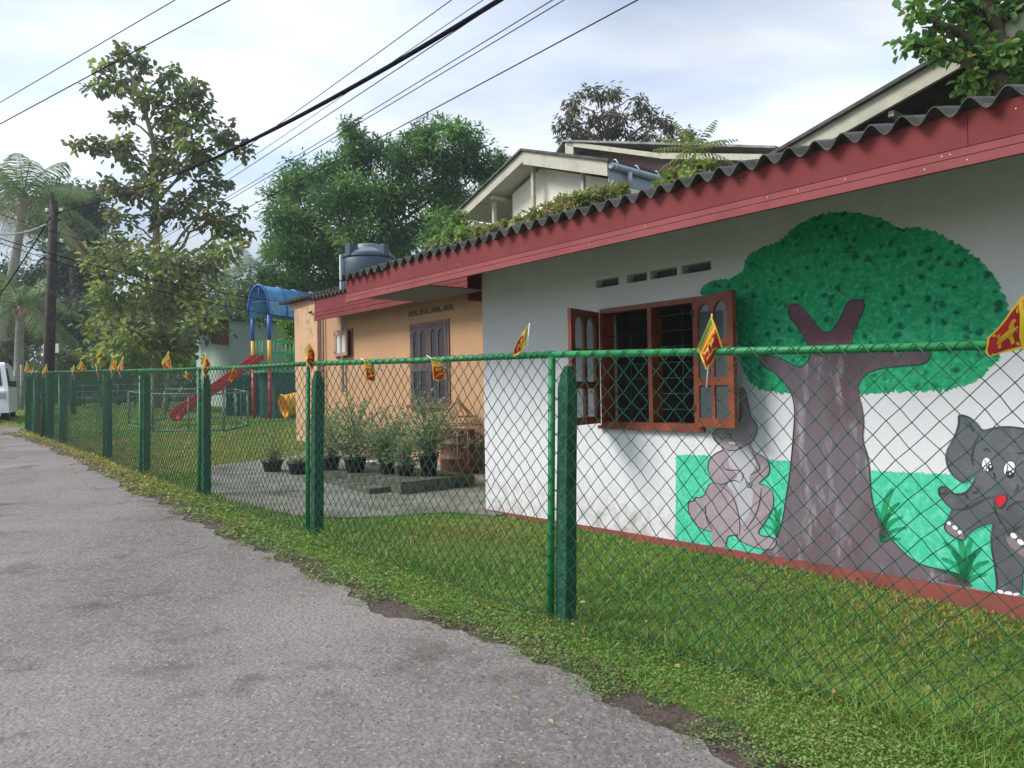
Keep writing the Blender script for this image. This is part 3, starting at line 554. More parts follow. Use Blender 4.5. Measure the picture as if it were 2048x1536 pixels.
# roof of corrugated sheets
PITCHR = math.tan(R(13)); EB = 1.02; WL = .163; AMP = .037
def roof_z(b): return 2.928+(EB-b)*PITCHR
def sheet(a0, a1, b0, b1, zf, name, m, parent, amp=AMP, wl=WL, th=.007, ph=0, rot=0.0, rise=0):
    n = max(4, int((a1-a0)/wl*10)); vs = []; fs = []
    for i in range(n+1):
        a = a0+(a1-a0)*i/n; wv = amp*math.cos(2*math.pi*a/wl+ph)+rise
        for (bb, t) in ((b0, 0), (b1, 0), (b1, -th), (b0, -th)):
            vs.append((a, bb+(a-a0)*rot, zf(bb)+wv+t))
    for i in range(n):
        for j in range(4): fs.append((i*4+j, i*4+(j+1) % 4, (i+1)*4+(j+1) % 4, (i+1)*4+j))
    fs += [(0, 1, 2, 3), (n*4+3, n*4+2, n*4+1, n*4)]
    mm = MB(WF); mm.add(vs, fs, False); return mm.build(name, m, parent)
k = 0; a = -1.41
while a < AR:
    sheet(a, a+1.03, EB+rng.uniform(-.015, .02), -1.1, roof_z, 'roof_sheet', M['asbestos'], house, rise=.007*(k % 2)+rng.uniform(0, .004))
    sheet(a, a+1.03, -1.0, -3.2, roof_z, 'roof_sheet', M['asbestos'], house, rise=-.008+.007*(k % 2)); k += 1; a += .978
sheet(-1.41, AR, -3.1, -6.6, lambda b: roof_z(-3.15)-(-3.15-b)*PITCHR, 'rear_roof_sheet', M['asbestos'], house)
# fascia in three strips over a dark backing
FB = .95; FA = -1.36
m_ = MB(WF); m_.box(FA, AR, FB-.015, FB+.002, 2.648, 2.93); m_.build('fascia_backing', M['maroon_dark'], house)
cuts = [FA, 0.75, 3.05, 5.35, 7.75, AR]
for c0, c1 in zip(cuts[:-1], cuts[1:]):
    m_ = MB(WF); m_.box(c0+.0015, c1-.0015, FB+.002, FB+.020, 2.738, 2.915).build('fascia_board', M['maroon'], house)
m_ = MB(WF); m_.box(FA, AR, FB+.002, FB+.028, 2.694, 2.732).build('fascia_moulding', M['maroon_light'], house)
m_ = MB(WF); m_.box(FA, AR, FB+.002, FB+.036, 2.640, 2.688).build('fascia_moulding', M['maroon_light'], house)
m_ = MB(WF)
for i in range(30):
    a = rng.uniform(-1.2, 7); q = FB+[.020, .028, .036, .020][i % 4]; z = [2.77, 2.712, 2.664, 2.86][i % 4]; m_.box(a, a+.005, q-.001, q+.002, z, z+.005)
m_.build('nail_heads', M['whitepaint'], house)['kind'] = 'stuff'
m_ = MB(WF); m_.box(FA+.04, -.02, -.05, FB-.017, 2.70, 2.712).build('soffit_board', M['soffit'], house)
m_ = MB(WF); m_.box(-.36, -.33, -1.2, -.06, 2.62, 2.95).build('return_board', M['maroon'], house)
for a in np.arange(.6, 9, .9):
    MB(WF).slab([(.93, 2.89), (-.2, 3.13), (-.2, 3.06), (.93, 2.82)], [], lambda b, z, a=a: (a-.025, b, z), lambda b, z, a=a: (a+.025, b, z)).build('rafter', M['soffit'], house)

# window with its frame, mullion, bars and two open shutters
win = MB(WF); a0, a1, z0, z1 = WIN; fw = .045; am = wall_ab(1303, 720)[0]
win.slab(R4((a0+.001, a1-.001, z0+.001, z1-.001)), [R4((a0+fw, am-.022, z0+fw, z1-fw)), R4((am+.022, a1-fw, z0+fw, z1-fw))], lambda a, z: (a, -.12, z), lambda a, z: (a, .022, z))
win = win.build('window', M['wood'], house)
MB(WF).box(a0-.03, a1+.03, .019, .045, z0-.022, z0+.012).build('sill', M['wood'], win)
for z in np.arange(z0+.16, z1-.1, .135):
    MB(WF).tube([(a0+fw, -.06, z), (a1-fw, -.06, z)], .005, 6).build('grille_bar', M['iron'], win)
for a in (a0+.30, am+.29): MB(WF).tube([(a, -.068, z0+fw), (a, -.068, z1-fw)], .005, 6).build('grille_bar', M['iron'], win)
def arch(x0, x1, z0, z1, n=8):
    r = (x1-x0)/2; cx = (x0+x1)/2; return [(x0, z0), (x1, z0)]+[(cx+r*math.cos(t), z1-r+r*math.sin(t)) for t in np.linspace(0, math.pi, n)]
def shutter(parent, hinge, ang, wid, h, m, mg, fr, name='shutter', rows=None, th=.032):
    """a leaf hung at hinge=(a,b,z); ang from the wall line"""
    ca, sa = math.cos(ang), math.sin(ang)
    def F(off): return lambda x, z: fr(hinge[0]+x*ca-off*sa, hinge[1]+x*sa+off*ca, hinge[2]+z)
    st = wid*.135; mid = wid/2; mu = wid*.04; holes = []; rows = rows or [(.065, .315), (.375, .615), (.66, .94)]
    for i, (u0, u1) in enumerate(rows):
        for xa, xb in ((st, mid-mu), (mid+mu, wid-st)):
            holes.append(arch(xa, xb, h*u0, h*u1) if i == len(rows)-1 else [(xa, h*u0), (xb, h*u0), (xb, h*u1), (xa, h*u1)])
    leaf = MB(); leaf.slab([(0, 0), (wid, 0), (wid, h), (0, h)], holes, F(0), F(th)); leaf = leaf.build(name, m, parent)
    for hpoly in holes:
        q = MB(); q.slab(hpoly, [], F(th*.4), F(th*.6)); q.build('pane', mg, leaf)
    for zz in (h*.12, h*.86):
        q = MB(); q.slab([(-.012, zz), (.03, zz), (.03, zz+.05), (-.012, zz+.05)], [], F(th+.001), F(th+.006)); q.build('hinge', M['iron'], leaf)
    return leaf
def solve_ang(hinge, wid, px, lo, hi):
    best = None
    for t in np.linspace(lo, hi, 400):
        e_ = abs(proj(WF(hinge[0]+wid*math.cos(t), hinge[1]+wid*math.sin(t), hinge[2]))[0]-px)
        if best is None or e_ < best[0]: best = (e_, t)
    return best[1]
hl = (a0+.0, .03, z0+.03); tl = solve_ang(hl, .545, 1146, R(60), R(175)); shutter(house, hl, tl, .545, 1.03, M['wood'], M['glass'], WF)
hr = (a1-.02, .05, z0+.03); tr_ = solve_ang(hr, .545, 1477, R(88), R(2)); shutter(house, hr, tr_, .545, 1.04, M['wood'], M['glass_dark'], WF)

# ------------------------------------------------------------------ mural (flat paint on the wall)
def on_wall(pts): return [wall_ab(*p) for p in pts]
def bandz(a): return .25+.0067*max(a, 0) + .002
def clipb(pts): return [(a, max(z, bandz(a))) for a, z in pts]
def paint(name, layers, label=None):
    """layers: (outline px, paint, layer number, smoothing, ragged)"""
    mm = MB(WF); mats = []; 
    for pts, mt, lv, it, ragd in layers:
        if mt not in mats: mats.append(mt)
        mm.mi = mats.index(mt); q = clipb(on_wall(pts)); q = smooth_poly(q, it) if it else q
        if ragd:
            dens = []
            for i in range(len(q)):
                p0, p1 = q[i], q[(i+1) % len(q)]; L_ = math.hypot(p1[0]-p0[0], p1[1]-p0[1]); nn = max(1, int(L_/.012))
                for j in range(nn): dens.append((p0[0]+(p1[0]-p0[0])*j/nn+rng.normal(0, ragd), p0[1]+(p1[1]-p0[1])*j/nn+rng.normal(0, ragd)))
            q = clipb(dens)
        y = .0015+.0012*lv
        tris = tessellate_polygon([[Vector((p[0], p[1], 0)) for p in q]])
        mm.add([(p[0], y, p[1]) for p in q], [tuple(t) for t in tris])
    o = mm.build(name, [M[x] for x in mats], wall, fixn=False)
    if label: o['label'] = label
    return o
def stroke(px, wd=2.2, it=2):
    """a brush line as an outline polygon in picture units, tapering at the ends"""
    p = smooth_poly(px, it, False); n = len(p); A, B = [], []
    for i in range(n):
        x0, y0 = p[max(i-1, 0)]; x1, y1 = p[min(i+1, n-1)]; l = math.hypot(x1-x0, y1-y0)+1e-6
        w_ = wd/2*(.35+.65*math.sin(math.pi*min(max(i/(n-1), .06), .94))); nx_, ny_ = -(y1-y0)/l*w_, (x1-x0)/l*w_
        A.append((p[i][0]+nx_, p[i][1]+ny_)); B.append((p[i][0]-nx_, p[i][1]-ny_))
    return A+B[::-1]
def ell(cx, cy, rx, ry, n=20, rot=0): return [(cx+rx*math.cos(t)*math.cos(rot)-ry*math.sin(t)*math.sin(rot), cy+rx*math.cos(t)*math.sin(rot)+ry*math.sin(t)*math.cos(rot)) for t in np.linspace(0, 2*math.pi, n, endpoint=False)]
CROWN = [(1400, 592), (1405, 572), (1430, 560), (1468, 556), (1486, 542), (1490, 520), (1510, 500), (1535, 490), (1560, 482), (1580, 462), (1610, 440), (1650, 428), (1700, 422), (1740, 430), (1775, 440), (1800, 460), (1830, 452), (1870, 462), (1910, 485), (1950, 510), (1985, 545), (2005, 580), (2018, 620), (2020, 660), (2010, 700), (1985, 735), (1950, 765), (1900, 780), (1850, 783), (1800, 783), (1740, 788), (1700, 785), (1600, 786), (1560, 788), (1525, 780), (1500, 765), (1485, 740), (1478, 700), (1472, 640), (1470, 600), (1440, 598)]
paint('painted_crown', [(CROWN, 'p_crown', 1, 2, .007)], 'sponged green tree crown')
G1 = [(1352, 909), (1400, 910), (1480, 914), (1590, 924), (1592, 1140), (1352, 1090)]
G2 = [(1725, 940), (1800, 944), (1900, 948), (2000, 952), (2250, 968), (2250, 1300), (1725, 1200)]
paint('painted_grass', [(G1, 'p_ground', 1, 0, .004), (G2, 'p_ground', 1, 0, .004)], 'mint green painted ground')
TR = [(1522, 1112), (1550, 1083), (1564, 1050), (1572, 1000), (1580, 950), (1585, 900), (1588, 860), (1591, 820), (1586, 792), (1575, 772), (1555, 748), (1525, 732), (1514, 716), (1518, 710), (1545, 711), (1575, 722), (1600, 737), (1618, 722), (1622, 702), (1614, 682), (1598, 656), (1576, 630), (1580, 612), (1600, 608), (1618, 627), (1638, 655), (1655, 669), (1673, 652), (1686, 627), (1697, 601), (1716, 598), (1733, 606), (1722, 635), (1708, 662), (1705, 690), (1718, 704), (1760, 702), (1820, 698), (1861, 698), (1863, 712), (1850, 729), (1800, 732), (1752, 738), (1726, 752), (1716, 776), (1722, 802), (1729, 840), (1725, 880), (1736, 910), (1741, 950), (1742, 985), (1750, 1020), (1765, 1052), (1790, 1086), (1820, 1116), (1850, 1132), (1900, 1141), (1930, 1152), (1946, 1172), (1940, 1190), (1522, 1125)]
tips = [([(1578, 612), (1600, 608), (1618, 627), (1640, 657), (1655, 669), (1673, 652), (1686, 627), (1697, 601), (1716, 598), (1733, 606), (1722, 635), (1708, 662), (1704, 690), (1690, 712), (1640, 716), (1622, 702), (1614, 682), (1598, 656), (1576, 630)], 'p_branch', 3, 2, 0), (ell(1589, 613, 12, 7), 'p_branch', 4, 0, 0)]
ink = [stroke(TR[:13], 1.8), stroke(TR[13:24], 1.8), stroke(TR[24:34], 1.8), stroke(TR[34:45], 1.8), stroke(TR[45:-2], 2.0)]
paint('painted_trunk', [(TR, 'p_trunk', 2, 1, 0)]+tips+[(q, 'p_ink', 5, 0, 0) for q in ink], 'purple brown tree trunk with two raised limbs')
# hopping animal with folded arms
K1 = [(1478, 778), (1490, 774), (1496, 800), (1500, 818), (1503, 836), (1512, 842), (1517, 858), (1511, 876), (1500, 889), (1508, 902), (1520, 908), (1535, 918), (1541, 934), (1539, 948), (1527, 958), (1517, 968), (1530, 969), (1545, 980), (1549, 1000), (1545, 1022), (1530, 1045), (1512, 1070), (1550, 1074), (1556, 1084), (1546, 1100), (1515, 1096), (1490, 1086), (1473, 1074), (1478, 1068), (1466, 1070), (1455, 1072), (1452, 1100), (1424, 1096), (1424, 1062), (1410, 1060), (1392, 1050), (1380, 1030), (1376, 1010), (1380, 1002), (1389, 1002), (1392, 993), (1400, 996), (1410, 990), (1418, 968), (1428, 964), (1418, 945), (1416, 925), (1428, 908), (1452, 898), (1440, 890), (1428, 878), (1425, 866), (1436, 856), (1456, 852), (1474, 850), (1480, 830), (1480, 800)]
bel = [(1462, 898), (1490, 885), (1502, 905), (1516, 930), (1505, 946), (1498, 960), (1508, 980), (1506, 1010), (1496, 1040), (1481, 1052), (1478, 1020), (1470, 985), (1452, 968), (1470, 960), (1478, 950), (1462, 936), (1456, 920)]
lines = [K1[0:9], K1[8:18], K1[17:26], K1[25:33], K1[33:45], K1[44:54], [(1445, 925), (1448, 938), (1462, 940), (1480, 940), (1490, 950)], [(1428, 964), (1445, 970), (1460, 962), (1472, 960), (1484, 966)], [(1412, 1010), (1412, 1035), (1426, 1060)], [(1440, 970), (1462, 985), (1474, 1010), (1481, 1040), (1480, 1068)], [(1524, 975), (1520, 1010), (1510, 1035), (1490, 1062)], [(1484, 945), (1488, 955), (1483, 962)], [(1492, 962), (1496, 974), (1502, 976), (1506, 966)], [(1498, 963), (1502, 974)], [(1478, 848), (1484, 830), (1482, 800)], [(1452, 898), (1466, 902), (1484, 896), (1500, 884)], [(1505, 902), (1514, 920), (1524, 938), (1500, 950)], [(1460, 866), (1464, 872), (1459, 878)], [(1440, 874), (1447, 880)]]
paint('painted_kangaroo', [(K1, 'p_mauve', 3, 2, 0), (bel, 'p_pale', 4, 1, 0), ([(1457, 884), (1476, 884), (1470, 889), (1460, 888)], 'p_white', 5, 0, 0)]+[(stroke(l, 1.6), 'p_ink', 6, 0, 0) for l in lines], 'mauve grey cartoon animal with folded arms')
# elephant, walking out of the picture on the right
E1 = [(1965, 861), (1955, 845), (1938, 832), (1917, 828), (1919, 845), (1912, 868), (1900, 888), (1892, 908), (1894, 928), (1904, 948), (1918, 960), (1933, 966), (1944, 958), (1951, 949), (1951, 958), (1942, 974), (1930, 986), (1914, 988), (1902, 984), (1896, 975), (1890, 971), (1879, 974), (1877, 984), (1884, 997), (1896, 1010), (1906, 1017), (1899, 1030), (1894, 1042), (1889, 1048), (1892, 1062), (1910, 1074), (1929, 1081), (1936, 1071), (1950, 1058), (1970, 1050), (1990, 1045), (1982, 1062), (1983, 1095), (1990, 1130), (1995, 1168), (1992, 1184), (2012, 1192), (2044, 1192), (2047, 1165), (2046, 1140), (2062, 1120), (2085, 1135), (2095, 1180), (2100, 1230), (2150, 1230), (2160, 1120), (2150, 1030), (2190, 1000), (2235, 940), (2225, 880), (2180, 850), (2150, 872), (2110, 872), (2080, 862), (2048, 856), (2010, 851), (1988, 854)]
eline = [E1[0:7], E1[6:13], E1[13:20], E1[19:27], E1[26:33], E1[32:37], E1[36:42], E1[41:46], E1[53:61]+[E1[0]], [(1961, 866), (1948, 890), (1943, 918), (1948, 930)], [(1930, 846), (1942, 852), (1948, 864)], [(1967, 901), (1974, 895), (1981, 903)], [(2033, 905), (2042, 906), (2052, 903)], [(1987, 943), (1990, 950), (1990, 958)], [(2028, 983), (2036, 978), (2036, 966)], [(1906, 1017), (1930, 1018), (1950, 1008), (1970, 996), (1988, 992)], [(1989, 1000), (1990, 1020), (1997, 1035), (2010, 1055), (2022, 1072)], [(2013, 1020), (2025, 1005), (2050, 1001)], [(1944, 984), (1955, 984), (1958, 973)], [(1932, 986), (1936, 997)], [(1879, 982), (1884, 988), (1893, 984), (1892, 976)], [(2014, 1075), (2022, 1062), (2045, 1050)]]
el = [(E1, 'p_grey', 3, 2, 0), ([(1888, 1048), (1897, 1046), (1912, 1058), (1926, 1070), (1930, 1081), (1910, 1076), (1892, 1064)], 'p_toe', 4, 1, 0), ([(2012, 1068), (2022, 1072), (2040, 1088), (2056, 1105), (2052, 1118), (2030, 1100), (2014, 1084)], 'p_toe', 4, 1, 0)]
for e_ in [(1899, 1046, 5, 3.5), (1911, 1055, 6, 4), (1922, 1065, 6, 4.5), (1999, 1184, 9, 5), (2017, 1187, 9, 5), (2034, 1189, 8, 4), (2028, 1071, 8, 5), (2042, 1084, 8, 5)]: el.append((ell(*e_, 12, .6 if e_[1] < 1100 else 0), 'p_white', 5, 0, 0))
el += [(ell(1974, 929, 10.5, 15.5), 'p_ink', 5, 0, 0), (ell(1974, 929, 9, 14), 'p_white', 6, 0, 0), (ell(1981, 934, 5.2, 6.5), 'p_ink', 7, 0, 0), (ell(1982.5, 932.5, 1.9, 2.6), 'p_white', 8, 0, 0),
       (ell(2020, 937, 12.5, 16.5, rot=.35), 'p_ink', 5, 0, 0), (ell(2020, 937, 11, 15, rot=.35), 'p_white', 6, 0, 0), (ell(2020, 948, 7.5, 7), 'p_ink', 7, 0, 0), (ell(2021, 946, 2.3, 3.2), 'p_white', 8, 0, 0),
       ([(1987, 995), (2004, 989), (2017, 988), (2013, 1008), (2003, 1019), (1996, 1014)], 'p_ink', 5, 1, 0), ([(1989, 996), (2004, 990.5), (2015, 990), (2011, 1007), (2003, 1016.5), (1997, 1012)], 'p_red', 6, 1, 0)]
el += [(stroke([(1970, 918), (1975, 930), (1973, 943)], 1.2), 'p_ink', 8, 0, 0), (stroke([(2015, 928), (2017, 936), (2012, 948)], 1.2), 'p_ink', 8, 0, 0)]
paint('painted_elephant', el+[(stroke(l, 2.0), 'p_ink', 9, 0, 0) for l in eline], 'dark grey cartoon elephant with a red open mouth')
def frondpx(cx, cy, items): return [(stroke([(cx, cy), (cx+dx_*.35, cy+dy_*.75), (cx+dx_, cy+dy_)], wd_), 'p_leafdark', 2, 0, 0) for dx_, dy_, wd_ in items]
paint('painted_plant', frondpx(1930, 1168, [(-46, -52, 10), (-60, -28, 9), (-42, -84, 12), (-12, -95, 13), (14, -92, 12), (34, -72, 12), (48, -46, 10), (44, -20, 9), (-52, -8, 8), (22, -60, 12), (-26, -66, 13)]), 'broad dark green painted leaves')
paint('painted_plant', frondpx(1762, 1085, [(-10, -70, 11), (24, -108, 13), (38, -80, 9), (44, -52, 9), (52, -30, 8), (20, -60, 10), (40, -8, 7)]), 'slender green painted leaves beside trunk')
paint('painted_plant', frondpx(1556, 1076, [(-6, -62, 7), (-20, -44, 7), (-30, -26, 6), (6, -60, 6)]), 'small green painted leaves left of trunk')

# ------------------------------------------------------------------ orange annex
OB = -1.91
annex = empty('annex', WF(-9.4, OB, .4), 'orange plastered annex with brown shutters and a short maroon fascia', 'house')
m_ = MB(WF); SW = (-7.48, -6.74, 2.30, 2.86); TW = (-4.62, -3.42, 1.36, 2.76)
m_.slab([(-8.28, 0), (-.02, 0), (-.02, 3.5), (-8.28, 3.5)], [R4(SW), R4(TW)], lambda a, z: (a, OB-.2, z), lambda a, z: (a, OB, z)); m_.build('wall', M['orange'], annex)
m_ = MB(WF); m_.slab([(-9.45, 0), (-8.283, 0), (-8.283, 3.50), (-9.45, 3.47)], [], lambda a, z: (a, OB-.2, z), lambda a, z: (a, OB+.03, z)); m_.box(-9.45, -9.25, -6, OB-.2, 0, 3.45); m_.build('side_wall', M['orange_lit_stained'], annex)['label'] = 'rain stained end wall without eaves'
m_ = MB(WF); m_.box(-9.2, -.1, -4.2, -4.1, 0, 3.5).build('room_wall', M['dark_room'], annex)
m_ = MB(WF)
for i in range(4):
    a0_ = -4.68+i*.36; m_.box(a0_, a0_+.30, OB+.001, OB+.02, 2.90, 2.925)
    for j in range(2): m_.box(a0_+.02+j*.14, a0_+.12+j*.14, OB+.001, OB+.012, 2.93, 2.985)
m_.build('vent_blocks', M['wood_brown'], annex)
def framed(q, nm, m, parent, b=OB, fwd=.05, mull=True):
    f = MB(WF); a0, a1, z0, z1 = q; hs = [R4((a0+fwd, a1-fwd, z0+fwd, z1-fwd))]
    f.slab(R4((a0+.001, a1-.001, z0+.001, z1-.001)), hs, lambda a, z: (a, b-.12, z), lambda a, z: (a, b+.02, z)); return f.build(nm, m, parent)
w1 = framed(SW, 'window', M['wood_brown'], annex); w1['label'] = 'small square window with pale twin arched shutter'
lf = shutter(annex, (SW[0]+.05, OB+.03, SW[2]+.03), R(5), .63, .50, M['wood_pale'], M['frost'], WF, rows=[(.14, .86)])
w2 = framed(TW, 'window', M['wood_brown'], annex); w2['label'] = 'tall closed window with dark arched shutters'
wd_ = (TW[1]-TW[0]-.1)/2
for i in range(2):
    shutter(annex, (TW[0]+.05+i*wd_+.002, OB-.005, TW[2]+.05), 0.0, wd_-.006, TW[3]-TW[2]-.1, M['wood_dark'], M['pane_black'], WF, rows=[(.05, .40), (.50, .93)])
m_ = MB(WF); m_.box(TW[0]-.05, TW[1]+.05, OB+.022, OB+.09, TW[2]-.05, TW[2]).build('sill', M['wood_brown'], w2)
LB = -1.46
m_ = MB(WF); m_.box(-7.45, -.05, LB-.02, LB, 3.04, 3.46).build('fascia_backing', M['maroon_dark'], annex)
for q in ((3.20, 3.44, .018), (3.125, 3.19, .026), (3.035, 3.115, .034)): MB(WF).box(-7.45, -.05, LB, LB+q[2], q[0], q[1]).build('fascia_board', M['maroon'], annex)
m_ = MB(WF); m_.box(-7.40, -.05, OB, LB-.021, 3.20, 3.212).build('soffit_board', M['soffit'], annex)
for i in range(6):
    a = -7.6+i*.98
    sheet(a, a+1.03, LB+.07, -4.2, lambda b: 3.50+(LB-b)*PITCHR*.6, 'roof_sheet', M['asbestos'], annex, rise=.006*(i % 2))
lt0, ltz = wall_ab(556, 606, -2.3); ltz2 = wall_ab(628, 590, -2.3)[1]; ltz = (ltz+ltz2)/2; print('LT', lt0, ltz)
for i in range(max(1, int((-8.2-lt0)/.98)+1)):
    a = lt0+i*.98; sheet(a, min(a+1.03, -8.2), -2.30, -3.6, lambda b: ltz+(-2.3-b)*.12, 'roof_sheet', M['asbestos'], annex, rise=.006*(i % 2))
m_ = MB(WF); m_.box(lt0+.3, -8.3, -2.50, -2.47, ltz-.20, ltz-.04).build('side_fascia', M['wood_pale'], annex)
m_ = MB(WF); m_.box(-9.3, -7.6, -3.0, -2.4, 3.585, 3.60)
m_ = MB(WF); m_.tube([(-10.0, -2.40, 3.52), (-9.7, -2.2, 3.42), (-8.4, -1.80, 3.33)], .018, 8).build('drain_pipe', M['iron'], annex)
for a in (-8.22, -7.98): MB(WF).tube([(a, OB+.05, .3), (a, OB+.05, 3.3)], .035 if a < -8.1 else .02, 8).build('downpipe', M['wood_pale'] if a < -8.1 else M['wood_brown'], annex)
# stepped plinth along the annex
def hb(px, py): 
    P = ong(px, py); v = P-CORNER; return float(-(v@DH)), float(-(v@NH)), float(P[2])
a_, b_1, z_1 = hb(760, 980)
m_ = MB(WF); m_.box(-3.95, -1.75, .202, .50, .1, z_1+.075); tag(m_.build('step', M['mossy'], origin=WF(-3, -1.5, .3)), 'lower mossy concrete step in front of the potted plants', 'step', 'mossy concrete steps under the pots')
m_ = MB(WF); m_.box(-4.3, -1.5, -.95, .20, .1, z_1+.15); tag(m_.build('step', M['mossy'], origin=WF(-3, -1.5, .42)), 'upper mossy concrete platform the potted plants stand on', 'step', 'mossy concrete steps under the pots')
# ------------------------------------------------------------------ chain link fence
fence = empty('chain_link_fence', FP[2][0], 'green chain link fence with pipe rail and concrete posts along the lane', 'fence')
LEAN = [(-DH)*(.03+.025*min(1, i/5)) for i in range(len(FP))]
TOP = [p+np.array([0, 0, h])+LEAN[i]*h for i, (p, h) in enumerate(FP)]
BOT = [p for p, h in FP]
for i in range(len(FP)-1):
    A, B = TOP[i], TOP[i+1]; mid = (A+B)/2-np.array([0, 0, .006]); MB().tube([A, mid, B], .0205, 12, caps=True).build('top_rail', M['pipe'], fence)
for i, (p, h) in enumerate(FP):
    MB().tube([p-np.array([0, 0, .2]), TOP[i]-np.array([0, 0, .0])], .0225, 12).build('pipe_post', M['pipe'], fence)
    # weathered concrete post with a chamfered head just behind the pipe
    off = (-DH)*.078+NH*.062; q = p+off; L3 = LEAN[i]; wx, wy = .043, .045; hh = h*.955
    rs = random.Random(i); vs = []
    lv = [(-.25, 1), (.3, 1.04), (.8, .99), (1.3, 1.0), (hh-.13, .98), (hh-.05, .72), (hh, .34)]
    for z, sc_ in lv:
        for sx_, sy_ in ((-1, -1), (1, -1), (1, 1), (-1, 1)):
            jit = np.array([rs.uniform(-.004, .004), rs.uniform(-.004, .004), rs.uniform(-.008, .008)])
            vs.append(q-DH*sx_*wx*sc_+NH*sy_*wy*sc_+np.array([0, 0, z])+L3*z+jit)
    n_ = len(lv); fs = [(k*4+j, k*4+(j+1) % 4, (k+1)*4+(j+1) % 4, (k+1)*4+j) for k in range(n_-1) for j in range(4)]+[(3, 2, 1, 0), ((n_-1)*4, (n_-1)*4+1, (n_-1)*4+2, (n_-1)*4+3)]
    m_ = MB(); m_.add(vs, fs); m_.build('concrete_post', M['gpost'], fence)
# chain link: every picket is a zigzag wire hooked into its neighbours
seg = [np.linalg.norm(FP[i+1][0]-FP[i][0]) for i in range(len(FP)-1)]; cum = np.concatenate([[0], np.cumsum(seg)])
HA, NV = .0545, 29
def warp(u, v):
    return (.010*math.sin(u*3.1+v*2.3)+.007*math.sin(u*7.7-v*4.1)+.005*math.sin(u*23+v*31), .010*math.sin(u*5.3+v*3.7+1)+.009*math.sin(u*2.1+v*9+2)+.004*math.sin(u*29-v*17))
def fpt(u, v, out_=0.0):
    i = min(max(int(np.searchsorted(cum, u))-1, 0), len(seg)-1); t = (u-cum[i])/seg[i]
    du, dv = warp(u, v)
    fl = min(1, 6*v*(1-v)+.0); b = BOT[i]*(1-t)+BOT[i+1]*t+np.array([0, 0, .02]); tp = TOP[i]*(1-t)+TOP[i+1]*t+np.array([0, 0, .012])
    d = (FP[i+1][0]-FP[i][0])/seg[i]; nn = np.array([d[1], -d[0], 0]); nn = -nn if nn@NH > 0 else nn
    bulge = .026*math.sin(u*1.9)*math.sin(math.pi*v)
    return b*(1-v)+tp*v+d*du*fl+np.array([0, 0, dv*fl])+nn*(.028+out_+bulge)
ncol = int(cum[-1]/HA)
for bi in range(len(seg)):
    c0, c1 = int(math.ceil(cum[bi]/HA)), int(math.ceil(cum[bi+1]/HA)); V = []; Lp = []; far = np.linalg.norm((FP[bi][0]-CAM)[:2]) > 9
    rr = .0035 if not far else .0042
    for c in range(c0, min(c1, ncol)):
        pts = []
        for k in range(NV+1):
            cc = c if (k+c) % 2 == 0 else c+1
            o_ = .0022 if (k+c) % 2 == 0 else -.0022
            pts.append(fpt(min(cc*HA, cum[-1]-1e-4), k/NV, o_))
        # bent ends over the rail
        pts = np.array(pts); d_ = np.gradient(pts, axis=0); d_ /= np.linalg.norm(d_, axis=1, keepdims=True)+1e-9
        s1 = np.cross(d_, np.array([0.3, 0.9, 0.1])); s1 /= np.linalg.norm(s1, axis=1, keepdims=True); s2 = np.cross(d_, s1)
        base = len(V)*0+sum(len(q) for q in V); ring = []
        for j in range(3):
            t = 2*math.pi*j/3; ring.append(pts+(s1*math.cos(t)+s2*math.sin(t))*rr)
        ring = np.stack(ring, 1).reshape(-1, 3); V.append(ring); m3 = len(pts)
        I = np.arange(m3-1)[:, None]*3+base
        for j in range(3): Lp.append(np.concatenate([I+j, I+(j+1) % 3, I+3+(j+1) % 3, I+3+j], 1))
    V = np.concatenate(V); Lp = np.concatenate(Lp); nf = len(Lp)
    link_mesh('wire_mesh', np_mesh('wire_mesh', V, Lp.ravel(), np.arange(nf)*4, np.full(nf, 4), [M['wire']], smooth=True), fence)
    # tie wire spiralling round the rail and the bottom line wire
    A, B = TOP[bi], TOP[bi+1]; d = (B-A)/np.linalg.norm(B-A); s1 = np.cross(d, [0, 0, 1.0]); s1 /= np.linalg.norm(s1); s2 = np.cross(s1, d); ln = np.linalg.norm(B-A); turns = ln/.112
    n = int(turns*9); T = np.linspace(0, 1, n); ph = 2*math.pi*turns*T
    mid = -.006*4*T*(1-T); P_ = A[None]+(B-A)[None]*T[:, None]+np.stack([0*T, 0*T, mid], 1)*.5+(s1[None]*np.cos(ph)[:, None]+s2[None]*np.sin(ph)[:, None])*(.0245+.0015*np.sin(ph*.37)[:, None])
    MB().tube(list(P_), .0019, 4, caps=False).build('tie_wire', M['wire_tie'], fence)
    us = np.linspace(cum[bi], cum[bi+1]-1e-3, 14); MB().tube([fpt(u, .012+.01*math.sin(u*4), .004) for u in us], .0022, 4).build('line_wire', M['wire'], fence)

